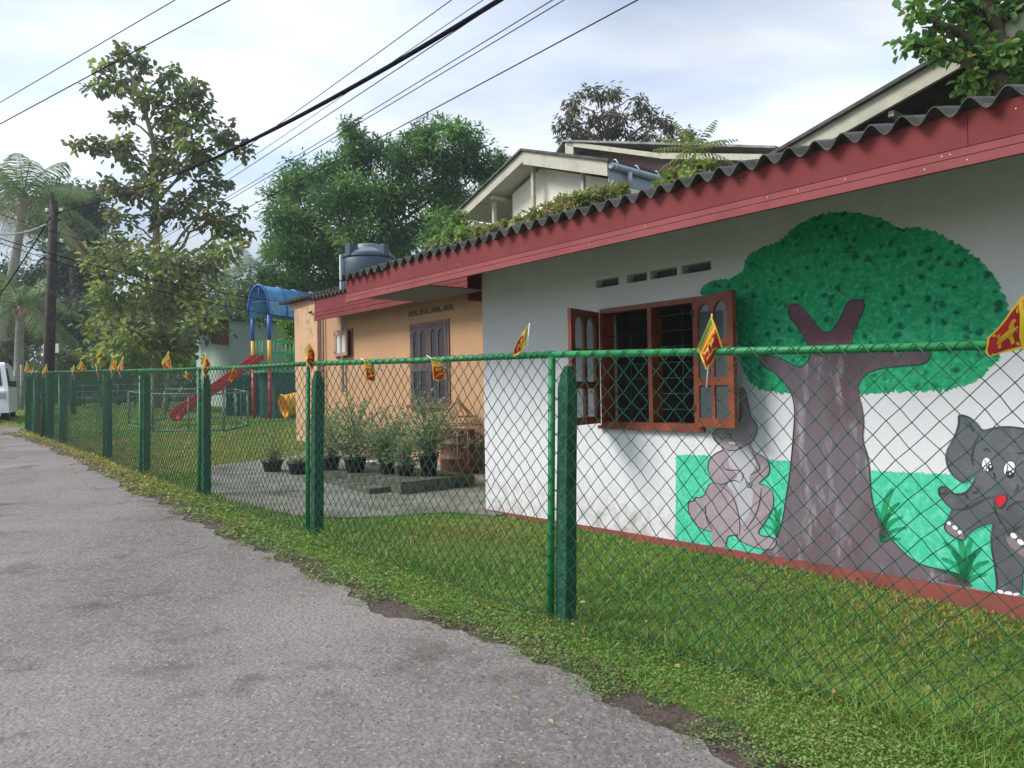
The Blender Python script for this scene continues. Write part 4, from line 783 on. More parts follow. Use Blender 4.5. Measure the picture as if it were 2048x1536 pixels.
# ------------------------------------------------------------------ hand flags tied to the rail
def rail_depth(px):
    best = None
    for i in range(len(TOP)-1):
        for t in np.linspace(0, 1, 60):
            P_ = TOP[i]*(1-t)+TOP[i+1]*t; x_, y_ = proj(P_)
            if (P_-CAM)@_F > .2 and (best is None or abs(x_-px) < best[0]): best = (abs(x_-px), (P_-CAM)@_F, i)
    return best[1], best[2]
US = [0, .035, .165, .295, .33, .36, .94, .965, 1]; US = sorted(set([round(v, 4) for v in list(np.interp(np.linspace(0, 8, 33), range(9), US))]))
VS = [0, .07, .93, 1]; VS = sorted(set([round(v, 4) for v in list(np.interp(np.linspace(0, 3, 13), range(4), VS))]))
LION = [(.44, .18), (.50, .18), (.50, .30), (.54, .36), (.66, .36), (.68, .18), (.74, .18), (.735, .34), (.77, .46), (.76, .54), (.80, .66), (.86, .70), (.84, .76), (.77, .72), (.73, .58), (.66, .56), (.56, .58), (.57, .68), (.52, .76), (.46, .74), (.43, .66), (.46, .60), (.44, .52), (.40, .54), (.385, .50), (.43, .44), (.45, .34)]
SWORD = [(.385, .42), (.405, .42), (.405, .80), (.395, .86), (.385, .80)]
def bo(cx, cy, dx_, dy_): return [(cx, cy), (cx+dx_*.9, cy+dy_*.2), (cx+dx_, cy+dy_), (cx+dx_*.2, cy+dy_*.9)]
EMB = [LION, SWORD, bo(.375, .10, .05, .09), bo(.925, .10, -.05, .09), bo(.375, .90, .05, -.09), bo(.925, .90, -.05, -.09)]
def make_flag(corners, stick, label, fold=.018, seed=0, lift=0.0, depthoff=0.05, nfold=2.0):
    """corners px: hoist top, hoist bottom, fly bottom, fly top"""
    cxp = sum(c[0] for c in corners)/4; Yd, bi = rail_depth(cxp); Yd -= depthoff
    root = empty('flag', at(stick[0][0], stick[0][1], Yd), label, 'flag', 'small hand flags tied along the fence rail')
    rs = np.random.default_rng(seed); ph = rs.uniform(0, 6, 4)
    C4 = [at(c[0], c[1], Yd+(-.02 if j in (0, 3) else .0)) for j, c in enumerate(corners)]
    nrm = np.cross(C4[1]-C4[0], C4[3]-C4[0]); nrm /= np.linalg.norm(nrm)+1e-9
    def F(u, v, off=0):
        P_ = (C4[0]*(1-u)+C4[3]*u)*v+(C4[1]*(1-u)+C4[2]*u)*(1-v)
        wv = fold*math.sin(math.pi*(u*nfold+v*.7)+ph[0])*(.3+u)+fold*.5*math.sin(math.pi*(u*1.1-v*2.1)+ph[1])
        e1 = (C4[3]-C4[0])*(.05*math.sin(math.pi*v*1.5+ph[2])*u)
        return P_+nrm*(wv+off)+e1
    f = MB(); nu, nv = len(US), len(VS)
    for u in US:
        for v in VS: f.v.append(tuple(F(u, v)))
    for i in range(nu-1):
        uc = (US[i]+US[i+1])/2
        for j in range(nv-1):
            vc = (VS[j]+VS[j+1])/2; mi = 0
            if .07 < vc < .93:
                if .035 < uc < .165: mi = 1
                elif .165 < uc < .295: mi = 2
                elif .36 < uc < .965: mi = 3
            f.f.append([i*nv+j, (i+1)*nv+j, (i+1)*nv+j+1, i*nv+j+1]); f.m.append(mi); f.sm.append(True)
    cl = f.build('cloth', [M['fy'], M['fg'], M['fo'], M['fm']], root, fixn=False)
    e = MB()
    for poly in EMB:
        tris = tessellate_polygon([[Vector((p[0], p[1], 0)) for p in poly]])
        for off in (.0015, -.0015): e.add([tuple(F(u, v, off)) for u, v in poly], [tuple(t) for t in tris])
    e.build('emblem', M['fy'], cl, fixn=False)
    MB().tube([at(*stick[0], Yd-.006), at(*stick[1], Yd-.006)], .0035, 6).build('stick', M['stick'], root)
    return root
FL = [
 ([(2078, 560), (2085, 690), (1977, 711), (1964, 683)], [(2085, 545), (2085, 760)], 'large flag spread over the rail at the right edge beside the elephant mural', .012),
 ([(1423, 630), (1395, 697), (1410, 737), (1448, 700)], [(1424, 628), (1413, 775)], 'flag draped over the rail in front of the right wooden shutter', .012),
 ([(1057, 649), (1052, 692), (1026, 717), (1033, 685)], [(1059, 646), (1053, 714)], 'flag on an upright white stick in front of the bare white wall', .012),
 ([(862, 715), (886, 719), (891, 760), (867, 759)], [(853, 711), (903, 742)], 'flag hanging down below the rail in front of the tall dark window', .008),
 ([(728, 720), (747, 724), (751, 762), (733, 760)], [(721, 717), (766, 743)], 'flag hanging below the rail before the plain orange wall', .008),
 ([(618, 681), (608, 706), (622, 742), (632, 714)], [(619, 684), (611, 752)], 'crumpled flag above the fence post by the annex corner', .025),
 ([(468, 731), (477, 734), (463, 763), (457, 760)], [(474, 732), (493, 742)], 'thin folded yellow flag drooping beside the red slide', .012),
 ([(410, 705), (400, 726), (412, 757), (421, 728)], [(410, 705), (405, 780)], 'upright diamond shaped flag nearest the red gable board', .008),
 ([(371, 744), (366, 752), (379, 762), (382, 751)], [(371, 742), (383, 764)], 'small flag hanging inside the mesh beside the teak tree', .008),
 ([(337, 703), (323, 723), (329, 741), (343, 737)], [(337, 702), (336, 758)], 'flag standing on the rail just right of the tall tree trunk', .008),
 ([(246, 713), (235, 733), (238, 751), (247, 738)], [(247, 712), (240, 756)], 'right one of two flags close together left of the tall tree', .008),
 ([(225, 712), (218, 738), (226, 753), (234, 736)], [(226, 712), (222, 756)], 'left one of two flags close together left of the tall tree', .008),
 ([(191, 728), (195, 738), (196, 760), (201, 748)], [(191, 728), (197, 762)], 'narrow furled flag between the utility pole and the paired flags', .01),
 ([(162, 721), (152, 736), (168, 744), (173, 738)], [(162, 721), (166, 752)], 'broad flag standing on the rail right of the utility pole', .008),
 ([(147, 731), (143, 738), (147, 762), (152, 748)], [(148, 730), (148, 764)], 'thin yellow flag drooping below the rail just right of the utility pole', .008),
 ([(93, 727), (84, 742), (87, 755), (97, 750)], [(93, 727), (92, 762)], 'flag at the foot of the dark utility pole', .008),
 ([(66, 738), (60, 743), (62, 750), (71, 746)], [(66, 736), (68, 752)], 'tiny crumpled flag second from the far end of the fence', .008),
 ([(53, 723), (48, 742), (55, 745), (61, 741)], [(53, 722), (54, 750)], 'small orange flag at the far end of the fence', .008)]
for i, (c4, st, lb, fd) in enumerate(FL): make_flag(c4, st, lb, fold=fd, seed=i, depthoff=.05 if i < 3 else .06)
# ------------------------------------------------------------------ two storey house behind with a gabled roof
GB = -6.0
def gpt(px, py, b=GB): a, z = wall_ab(px, py, b); return (a, b, z)
gh = empty('gabled_house', WF(-6.3, GB-1, .4), 'cream upper storey with concrete gable roof behind the corrugated roof', 'house')
gl, gt_, gr = gpt(918, 422), gpt(1045, 302), gpt(1214, 322)
def bargeb(p, q, h, m, parent, nm='barge_board', th=.05):
    mm = MB(WF); mm.slab([(p[0], p[2]), (q[0], q[2]), (q[0], q[2]-h), (p[0], p[2]-h)], [], lambda a, z: (a, p[1]-th, z), lambda a, z: (a, p[1], z)); return mm.build(nm, m, parent)
gl_ = (gl[0], GB, gl[2]-.02); bargeb(gl_, gt_, .24, M['barge'], gh); bargeb((gt_[0]+.002, GB, gt_[2]), gr, .30, M['barge'], gh)
def roofslab(p, q, b0, b1, nm, m, parent, th=.05, up=.0, ov=0.0):
    mm = MB(WF); mm.add([(p[0], b0, p[2]+up), (q[0], b0, q[2]+up), (q[0], b1, q[2]+up), (p[0], b1, p[2]+up), (p[0], b0, p[2]+up+th), (q[0], b0, q[2]+up+th), (q[0], b1, q[2]+up+th), (p[0], b1, p[2]+up+th)], [(0, 3, 2, 1), (4, 5, 6, 7), (0, 1, 5, 4), (1, 2, 6, 5), (2, 3, 7, 6), (3, 0, 4, 7)]); return mm.build(nm, m, parent)
roofslab((gl[0]-.05, 0, gl[2]-.03), (gt_[0], 0, gt_[2]), GB+.06, GB-8, 'roof', M['asbestos'], gh, .05, .003)
roofslab((gt_[0]+.003, 0, gt_[2]), (gr[0]+.08, 0, gr[2]-.03), GB+.06, GB-8, 'roof', M['asbestos'], gh, .05, .003)
roofslab((gl[0]+.05, 0, gl[2]-.20), (gt_[0], 0, gt_[2]-.20), GB-.06, GB-7.8, 'soffit_board', M['barge'], gh, .015, 0)
mm = MB(WF); wl_ = gpt(1025, 400, GB-.55); 
mm.slab([(wl_[0], .5), (gr[0]-.02, .5), (gr[0]-.02, gr[2]-.32), (gt_[0], gt_[2]-.30), (wl_[0], gt_[2]-.30-(gt_[0]-wl_[0])*.35)], [], lambda a, z: (a, GB-.75, z), lambda a, z: (a, GB-.55, z)); mm.build('wall', M['cream'], gh)
mm = MB(WF); mm.box(gr[0]-.20, gr[0]-.022, GB-8, GB-.751, .5, gr[2]-.30); mm.build('side_wall', M['cream'], gh)
mm = MB(WF); mm.box(gl[0]+.3, wl_[0]-.01, GB-3.2, GB-3.0, .5, 6.2); mm.build('rear_wall', M['soffit'], gh)
mm = MB(WF); mm.box(gl[0]+.1, gr[0]-.3, GB-.54, GB-.2, 5.05, 5.2); mm.build('balcony_slab', M['barge'], gh)
for x_, yt_, yb_ in ((985, 385, 445), (1063, 318, 440), (1163, 330, 400)):
    a, z = wall_ab(x_, yt_, GB-.25); MB(WF).box(a-.04, a+.04, GB-.33, GB-.25, 5.0, z+.12).build('column', M['barge'], gh)
for z_, f_ in ((gt_[2]-.75, 1), (gt_[2]-1.25, 1.6)): MB(WF).box(gt_[0]-1.35*f_, gt_[0]-1.27*f_, GB-4, GB-.1, z_-.05, z_+.03).build('beam', M['barge'], gh)
# gutter with brackets along the right eave
MB(WF).tube([(gr[0]+.08, GB-.02, gr[2]-.10), (gr[0]+.08, GB-6.5, gr[2]-.22)], .065, 10).build('gutter', M['gutter'], gh)
MB(WF).box(gr[0]-.02, gr[0]+.005, GB-6.5, GB-.051, gr[2]-.42, gr[2]-.10).build('eave_board', M['gutter'], gh)
for i in range(9):
    b_ = GB-.1-i*.62; MB(WF).tube([(gr[0]+.02, b_, gr[2]+.01-.013*i), (gr[0]+.14, b_, gr[2]+.015-.013*i), (gr[0]+.205, b_, gr[2]-.08-.013*i), (gr[0]+.13, b_, gr[2]-.19-.013*i)], .014, 5).build('gutter_bracket', M['pvc'], gh)
MB(WF).tube([(gr[0]+.10, GB-.55, gr[2]-.16), (gr[0]+.10, GB-.55, gr[2]-.42)], .05, 8).build('downpipe', M['pvc'], gh)
# second, higher roof behind it
rb = empty('rear_roof_house', WF(-2, -12, .4), 'weathered higher roof rising behind the cream gable', 'house')
q0, q1, q2, q3 = gpt(1118, 300, -9), gpt(1133, 284, -9), gpt(1320, 308, -9), gpt(1470, 330, -9)
mm = MB(WF); mm.slab([(q1[0], q1[2]-.16), (q3[0]+1, q3[2]-.10), (q3[0]+1, 3), (q1[0], 3)], [], lambda a, z: (a, -9.8, z), lambda a, z: (a, -9.6, z)); mm.build('wall', M['wood_brown'], rb)
bargeb((q1[0], -9, q1[2]+.02), (q2[0], -9, q2[2]+.02), .12, M['barge'], rb); bargeb((q2[0]+.003, -9, q2[2]+.03), (q3[0]+1, -9, q3[2]-.02), .14, M['barge'], rb)
roofslab((q1[0]-.1, 0, q1[2]+.03), (q3[0]+1, 0, q3[2]+.10), -8.95, -13, 'roof', M['asbestos_light'], rb)
roofslab((q0[0]-1.0, 0, q0[2]-.9), (q1[0]-.101, 0, q1[2]+.03), -8.95, -13, 'roof', M['asbestos_light'], rb)
MB(WF).box(q1[0]-.06, q1[0]+.25, -9.04, -9.0, q1[2]-.5, q1[2]-.02).build('gable_board', M['barge'], rb)
# upper roof on the right, seen from below
ub = empty('upper_storey', WF(3, -4, 2.9), 'upper roof with pale sloping barge board above the long corrugated roof', 'house')
UBb = -3.2; u0, u1 = gpt(1590, 288, UBb), gpt(1900, 108, UBb); sl = (u1[2]-u0[2])/(u1[0]-u0[0]); u2 = (u1[0]+1.6, UBb, u1[2]+1.6*sl); u3 = (u2[0]+3, UBb, u2[2]-1.2)
u00 = (u0[0]-.9, UBb, u0[2]-.9*sl)
bargeb(u00, u2, .19, M['barge'], ub); bargeb((u2[0]+.002, UBb, u2[2]), u3, .19, M['barge'], ub)
roofslab(u00, u2, UBb+.06, UBb-6, 'roof', M['asbestos'], ub, .04, .003); roofslab((u2[0]+.003, 0, u2[2]), u3, UBb+.06, UBb-6, 'roof', M['asbestos'], ub, .04, .003)
mm = MB(WF); mm.slab([(u0[0]+.1, 3.0), (u3[0]-.4, 3.0), (u3[0]-.4, u3[2]-.1), (u2[0], u2[2]-.2), (u0[0]+.1, u0[2]-.12)], [], lambda a, z: (a, UBb-1.3, z), lambda a, z: (a, UBb-1.1, z)); mm.build('wall', M['soffit'], ub)
for t in (.33, .72):
    a_ = u0[0]+(u2[0]-u0[0])*t; z_ = u0[2]+(u2[2]-u0[2])*t-.20; MB(WF).box(a_-.03, a_+.03, UBb-1.0, UBb-.06, z_-.07, z_-.01).build('purlin', M['barge'], ub)

# ------------------------------------------------------------------ water tank
Yt = 15.6; tc0 = at(738, 585, Yt); trad = .53; ztop = at(738, 512, Yt)[2]; zb = ztop-1.25
tank = empty('water_tank', (tc0[0], tc0[1], zb), 'dark blue grey plastic water tank above the annex roof', 'water tank')
mm = MB(); pr = [(trad*.97, 0)]
for k in range(3): z = .05+k*.38; pr += [(trad, z), (trad, z+.33), (trad*.985, z+.345), (trad*.985, z+.365)]
pr += [(trad, 1.17), (trad, 1.22)]
mm.lathe(pr, (tc0[0], tc0[1], zb), 32).build('body', M['tank'], tank)
mm = MB(); mm.lathe([(trad*.995, 1.222), (trad*.85, 1.30), (trad*.6, 1.36), (.25, 1.40), (.25, 1.44), (.23, 1.47), (.0001, 1.48)], (tc0[0], tc0[1], zb), 32).build('lid', M['tank_lid'], tank)
for i in range(4):
    t = i*math.pi/2+.9; mm = MB(lambda x, y, z, t=t: np.array([tc0[0]+x*math.cos(t)-y*math.sin(t), tc0[1]+x*math.sin(t)+y*math.cos(t), zb+z])); mm.box(trad*.62, trad*1.02, -.07, .07, 1.20, 1.43).build('lug', M['tank'], tank)
MB().lathe([(trad*.9, -3.2), (trad*.9, -.01)], (tc0[0], tc0[1], zb), 16).build('stand', M['soffit'], tank)
pq = at(682, 545, Yt-.3); mm = MB(); mm.tube([(pq[0], pq[1], zb-1.5), (pq[0], pq[1], ztop-.02), (pq[0]+.16, pq[1]+.1, ztop-.02)], .03, 8); mm.build('pipe', M['pvc'], tank)
mm = MB(); mm.tube([(pq[0]+.09, pq[1]+.02, zb-1.5), (pq[0]+.09, pq[1]+.02, ztop-.12)], .015, 6); mm.build('pipe', M['pvc'], tank)
aer = []
for pts in ([(756, 512), (745, 497), (700, 502)], [(790, 510), (815, 492), (838, 505)], [(790, 503), (818, 500), (842, 508)]):
    pass

# ------------------------------------------------------------------ pots and plants by the annex
STEPZ = z_1+.15
def shrub(px, pyb, wpx, hpx, seed, label, zb_=None, pot='pot', ph=.26, pr_=.15, leafm='l_pot', n=900, twig=26, lsz=.05):
    rs = np.random.default_rng(seed); b3 = on_z(px, pyb, zb_) if zb_ is not None else ong(px, pyb); Y = (b3-CAM)@_F
    root = empty('potted_plant', b3, label, 'potted plant', 'potted shrubs in front of the orange wall')
    MB().lathe([(pr_*.74, 0), (pr_*.97, ph*.86), (pr_*1.08, ph*.87), (pr_*1.08, ph), (pr_*.95, ph), (pr_*.93, ph*.9), (.0001, ph*.9)], tuple(b3), 20).build('pot', M[pot], root)
    H = hpx/FPX*Y-ph; Wd = wpx/FPX*Y/2; st = MB(); P, D = [], []
    for i in range(twig):
        t = rs.uniform(0, 2*math.pi); r_ = Wd*rs.uniform(.05, 1)**.7*rs.choice([.8, 1.0, 1.15]); hh = H*(.25+.8*rs.random())*(1-.55*min(1, r_/Wd)**2)
        p0 = b3+np.array([rs.normal(0, .02), rs.normal(0, .02), ph*.9]); p2 = b3+np.array([r_*math.cos(t), r_*math.sin(t), ph+hh]); p1 = (p0+p2)/2+np.array([-math.cos(t)*r_*.22, -math.sin(t)*r_*.22, hh*.12])
        cv = catmull([p0, p1, p2], 5); st.tube(cv, list(np.linspace(.007, .002, len(cv))), 4, caps=False)
        for _ in range(n//twig):
            u = rs.uniform(.22, 1); k = u*(len(cv)-1); k0 = int(min(k, len(cv)-2)); q = cv[k0]*(1-(k-k0))+cv[k0+1]*(k-k0)
            P.append(q+rs.normal(0, .035, 3)); D.append((p2-p0)/np.linalg.norm(p2-p0)*.8+rs.normal(0, .55, 3))
    st.build('stem', M['stem'], root)
    P = np.array(P); D = np.array(D); l_ = lsz*rs.uniform(.7, 1.4, len(P))
    link_mesh('foliage', leaves_mesh('foliage', P, D, unit(len(P)), l_, l_*.42, [M[leafm]]), root)
    return root
shrub(711, 944, 235, 165, 1, 'bushy shrub in a wide black pot left of centre on the step', STEPZ, ph=.21, pr_=.165, n=2600, twig=70)
shrub(858, 952, 210, 185, 2, 'tallest shrub in a black pot just left of the red barrel', STEPZ, ph=.30, pr_=.13, n=2400, twig=64)
shrub(775, 948, 190, 140, 3, 'shrub in a dark pot between the wide pot and the tallest shrub', STEPZ, ph=.24, pr_=.12, n=2600, twig=50)
shrub(545, 945, 60, 72, 4, 'small low plant in a black pot on the far left of the apron', None, ph=.19, pr_=.16, n=450, twig=16)
shrub(662, 940, 150, 140, 5, 'shrub behind the concrete fence post beside the annex corner', STEPZ, ph=.2, pr_=.14, n=1600, twig=36)
shrub(812, 951, 120, 80, 6, 'low leafy plant in a dark pot beside the tallest shrub', STEPZ, ph=.14, pr_=.12, n=600, twig=18)
shrub(597, 950, 46, 34, 7, 'black tub with few leaves next to the small low plant', None, ph=.2, pr_=.16, n=160, twig=8)
tp = on_z(748, 918, STEPZ+.001); tr0 = empty('terracotta_planter', tp, 'orange terracotta planter behind the black pots', 'planter')
MB().lathe([(.10, 0), (.15, .15), (.165, .15), (.165, .19), (.13, .19), (.0001, .16)], tuple(tp), 18).build('bowl', M['terracotta'], tr0)
tp = on_z(743, 930, STEPZ+.001); o = MB().lathe([(.05, 0), (.095, .05), (.10, .06), (.08, .06), (.0001, .03)], tuple(tp), 14).build('white_bowl', M['whitepaint']); tag(o, 'small white dish between the pots on the step', 'bowl')
# red barrel and its batten frame
bp = ong(916, 947)+np.array([0, 0, .02]); br = .275
brt = empty('barrel', bp, 'faded red barrel standing against the orange wall beside the white wall', 'barrel')
MB().lathe([(br*.93, 0), (br*.97, .02), (br*.97, .2), (br*1.0, .21), (br*1.0, .235), (br*.97, .245), (br*.97, .42), (br, .43), (br, .455), (br*.97, .465), (br*.95, .62), (br*.99, .63), (br*.99, .655), (br*.9, .66), (.0001, .65)], tuple(bp), 28).build('body', M['barrel'], brt)
bf = empty('batten_frame', bp+np.array([0, 0, .66]), 'cone shaped frame of wooden battens over the red barrel', 'wooden frame')
apx = at(918, 800, (bp-CAM)@_F); ring = []
apx = np.array([bp[0], bp[1], apx[2]])
NB = 14
for i in range(NB):
    t = 2*math.pi*i/NB+.3; e = np.array([bp[0]+.355*math.cos(t), bp[1]+.355*math.sin(t), bp[2]+.74]); ring.append(e); d = e-apx; n_ = np.array([-math.sin(t), math.cos(t), 0]); w_ = .014
    vs = [apx+n_*w_*.8+[0, 0, .01*i*.3], apx-n_*w_*.8+[0, 0, .003*i], e-n_*w_, e+n_*w_]; up_ = np.array([0, 0, .014]); MB().add([tuple(v) for v in vs]+[tuple(v+up_) for v in vs], [(0, 3, 2, 1), (4, 5, 6, 7), (0, 1, 5, 4), (1, 2, 6, 5), (2, 3, 7, 6), (3, 0, 4, 7)]).build('batten', M['batten'], bf)
for s_ in (1.0, .68):
    rg = [apx+(e-apx)*s_-np.array([0, 0, .008]) for e in ring]
    for i in range(NB): MB().tube([rg[i], rg[(i+1) % NB]], .011, 5).build('ring_batten', M['batten'], bf)
for i in range(NB):
    e = ring[i]
    if proj(e)[0] > 905: MB().tube([e+[0, 0, -.005], e+np.array([rng.normal(0, .02), rng.normal(0, .02), -.55-.1*rng.random()])], .010, 5).build('hanging_batten', M['batten'], bf)

# ------------------------------------------------------------------ playground tower with slide
def Z(py, Y, px=1024): return at(px, py, Y)[2]
YP = 25.5; pa, pb = at(508, 838, YP), at(541, 832, YP-.3)
pdir = (pb-pa)[:2]; tw = empty('play_tower', ground(pa), 'playground tower with blue barrel roof, green railings and red slide', 'play tower')
ex = np.array([pb[0]-pa[0], pb[1]-pa[1], 0]); 
# footprint: front edge from pa to pb, deep direction to the right and back
dp = at(636, 832, YP+1.7)-pb; dp[2] = 0
def TWF(u, v, z): return np.array([pa[0], pa[1], 0])+ex*u+dp*v+np.array([0, 0, z])
gzt = float(gz(pa[0], pa[1]))
zr, zy, zb2 = Z(622, YP), Z(672, YP), Z(728, YP)
MB().tube([TWF(0, 0, zy), TWF(0, 0, zr-.0)], .06, 10).build('blue_post', M['bluepost'], tw)
for (u, v) in ((0, 0), (1, 0), (0, 1), (1, 1)):
    if (u, v) != (0, 0): MB().tube([TWF(u, v, zy), TWF(u, v, zr)], .06, 10).build('blue_post', M['bluepost'], tw)
    MB().tube([TWF(u, v, zb2), TWF(u, v, zy-.001)], .062, 10).build('yellow_post', M['yellow'], tw)
    MB().tube([TWF(u, v, gzt-.1), TWF(u, v, zb2-.001)], .06, 10).build('red_post', M['redpost'], tw)
# barrel canopy: arc across the short side, ridge along dp
zt = Z(562, YP); hgt = zt-zr
def arcp(t, v, k=1.0): return TWF(.5-.62*math.cos(t)*k, v, zr+hgt*math.sin(t)**.8*k if math.sin(t) > 0 else zr)
nA = 16; vs = []; fs = []
for i in range(nA+1):
    t = math.pi*i/nA
    for v in (-.03, 1.03): vs.append(arcp(t, v)); 
for i in range(nA+1):
    t = math.pi*i/nA
    for v in (-.03, 1.03): vs.append(arcp(t, v, .985))
o_ = 2*(nA+1)
for i in range(nA): fs += [(2*i, 2*i+1, 2*i+3, 2*i+2), (o_+2*i, o_+2*i+2, o_+2*i+3, o_+2*i+1), (2*i, 2*i+2, o_+2*i+2, o_+2*i), (2*i+1, o_+2*i+1, o_+2*i+3, 2*i+3)]
MB().add([tuple(v) for v in vs], fs, True).build('canopy', M['blue'], tw)
for v in (-.04, .33, .66, 1.04): MB().tube([arcp(math.pi*i/12, v, 1.01) for i in range(13)], .035, 6).build('canopy_rib', M['bluepost'], tw)
for t in (.5, 1.0, 2.1, 2.6): MB().tube([arcp(t, -.04, .97), arcp(t, 1.04, .97)], .022, 6).build('canopy_bar', M['bluepost'], tw)
MB().tube([TWF(0-.1, -.03, zr+hgt*.45), TWF(1.1, -.03, zr+hgt*.45)], .02, 6).build('canopy_bar', M['bluepost'], tw); MB().tube([TWF(.5, -.03, zr+hgt*.45), TWF(.5, -.03, zr+hgt)], .02, 6).build('canopy_bar', M['bluepost'], tw)
zdeck = Z(731, YP); zrl = Z(672, YP)
MB().slab([(-.05, -.02), (1.05, -.02), (1.05, 1.02), (-.05, 1.02)], [], lambda u, v: TWF(u, v, zdeck-.08), lambda u, v: TWF(u, v, zdeck)).build('deck', M['greenrail'], tw)
for z in (zdeck+.12, zdeck+.6, zrl): 
    MB().tube([TWF(1, 0, z), TWF(1, 1, z), TWF(0, 1, z)] + ([TWF(0, 0, z)] if z != zdeck+.12 else []), .022, 6).build('railing', M['greenrail'], tw)
for i in range(13):
    v = i/12; MB().tube([TWF(1, v, zdeck), TWF(1, v, zrl)], .011, 5).build('baluster', M['greenrail'], tw)
    if i % 2 == 0: MB().tube([TWF(0, v, zdeck), TWF(0, v, zrl)], .011, 5).build('baluster', M['greenrail'], tw)
for i in range(5): MB().tube([TWF(.2*i, 0, zdeck), TWF(.2*i, 0, zrl)], .011, 5).build('baluster', M['greenrail'], tw)
# enclosing dark green panels below the deck
MB().slab([(.04, .0), (.96, .0), (.96, 1), (.04, 1)], [], lambda u, v: TWF(u, .10+.88*v, gzt), lambda u, v: TWF(u, .10+.88*v, zdeck-.09)).build('base_panel', M['greenpanel'], tw)
# slide chute
s0, s1_, s2_ = at(520, 716, YP-.3), at(362, 826, YP-3.2), at(352, 838, YP-3.6); sd_ = (s1_-s0); sd_ /= np.linalg.norm(sd_); sp = np.cross(sd_, [0, 0, 1]); sp /= np.linalg.norm(sp); un = np.cross(sp, sd_)
chp = [s0, s0*.5+s1_*.5-np.array([0, 0, .04]), s1_, s2_]
chute = MB(); k = len(chp)
prof = [(-.20, .16), (-.18, .16), (-.165, 0), (.165, 0), (.18, .16), (.20, .16), (.18, -.03), (-.18, -.03)]
for c in chp:
    for a, z in prof: chute.v.append(tuple(c+sp*a+un*z))
np_ = len(prof)
for i in range(k-1):
    for j in range(np_): chute.f.append([i*np_+j, i*np_+(j+1) % np_, (i+1)*np_+(j+1) % np_, (i+1)*np_+j]); chute.m.append(0); chute.sm.append(False)
chute.build('slide', M['redpost'], tw); MB().tube([chp[1]-[0, 0, .03], ground(chp[1])], .025, 6).build('slide_leg', M['redpost'], tw)
for i in range(6): MB().tube([TWF(-.1-.12*(5-i)/5, .25, gzt+.3+i*.28), TWF(-.1-.12*(5-i)/5, .6, gzt+.3+i*.28)], .018, 5).build('ladder_rung', M['redpost'], tw)
# yellow tub chute end
ys = at(590, 806, YP-4.2); yt_ = empty('yellow_chute', ground(ys), 'yellow moulded plastic chute mouth beside the annex wall', 'play tube')
mm = MB(); R_ = .33; ax = np.array([.75, .62, .25]); ax /= np.linalg.norm(ax); s1 = np.cross(ax, [0, 0, 1.0]); s1 /= np.linalg.norm(s1); s2 = np.cross(s1, ax); ri = []
for t_, rr_ in ((0, R_), (.05, R_*1.03), (.12, R_*.9), (.4, R_*.86), (.8, R_*.9), (.8, R_*.82), (.4, R_*.78), (.12, R_*.82), (0, R_*.9)):
    for j in range(20): a = 2*math.pi*j/20; mm.v.append(tuple(ys-ax*.35+ax*t_+(s1*math.cos(a)+s2*math.sin(a))*rr_))
for i in range(8):
    for j in range(20): mm.f.append([i*20+j, i*20+(j+1) % 20, (i+1)*20+(j+1) % 20, (i+1)*20+j]); mm.m.append(0); mm.sm.append(True)
mm.build('chute', M['yellow'], yt_); MB().tube([ys+[0.1, .1, -.25], ground(ys+[.1, .1, 0])], .03, 6).build('leg', M['greywhite'], yt_)
# dark green sheet screen behind tower
scn = empty('green_screen', ground(at(560, 830, YP+3)), 'dark green sheet screen behind the playground tower', 'screen')
mm = MB(); c0_, c1_ = at(452, 835, YP+1.2), at(660, 832, YP+3.2); dd = (c1_-c0_)[:2]; ln = np.hypot(*dd); dd = dd/ln
for i in range(6):
    f0, f1 = i/6, (i+1)/6; A = c0_[:2]+(c1_-c0_)[:2]*f0; B = c0_[:2]+(c1_-c0_)[:2]*f1; zt_ = Z(741, YP+2)
    mm = MB(lambda x, y, z, A=A: np.array([A[0]+dd[0]*x-dd[1]*y, A[1]+dd[1]*x+dd[0]*y, z])); mm.box(.01, ln/6-.01, 0, .03, gzt-.1, zt_+.01*(i % 2)); mm.build('sheet', M['greenpanel'], scn)
# low pipe enclosure (pale rails) around the slide foot
pen = empty('pipe_enclosure', ong(390, 862), 'pale pipe railing enclosure around the foot of the slide', 'railing')
pc = [ong(258, 852), ong(306, 864), ong(448, 864), ong(496, 852), ong(470, 838), ong(330, 838)]; hp = .98
for i in range(6):
    A, B = pc[i], pc[(i+1) % 6]
    for h_ in (hp, .04): MB().tube([ground(A, h_), ground(B, h_)], .024, 6).build('rail', M['greywhite'], pen)
    MB().tube([ground(A), ground(A, hp)], .028, 6).build('upright', M['greywhite'], pen)
    m2_ = (A+B)/2; MB().tube([ground(m2_), ground(m2_, hp)], .02, 6).build('upright', M['greywhite'], pen)
# brown see-saw plank
sw = ong(352, 842); sst = empty('seesaw', sw, 'low brown wooden seesaw board on the lawn', 'seesaw')
MB().tube([ground(sw), ground(sw, .28)], .05, 8).build('pivot', M['iron'], sst)
mm = MB(); mm.box(sw[0]-.3, sw[0]+1.5, sw[1]-.12, sw[1]+.12, sw[2]+.29, sw[2]+.34); mm.build('board', M['redboard'], sst)

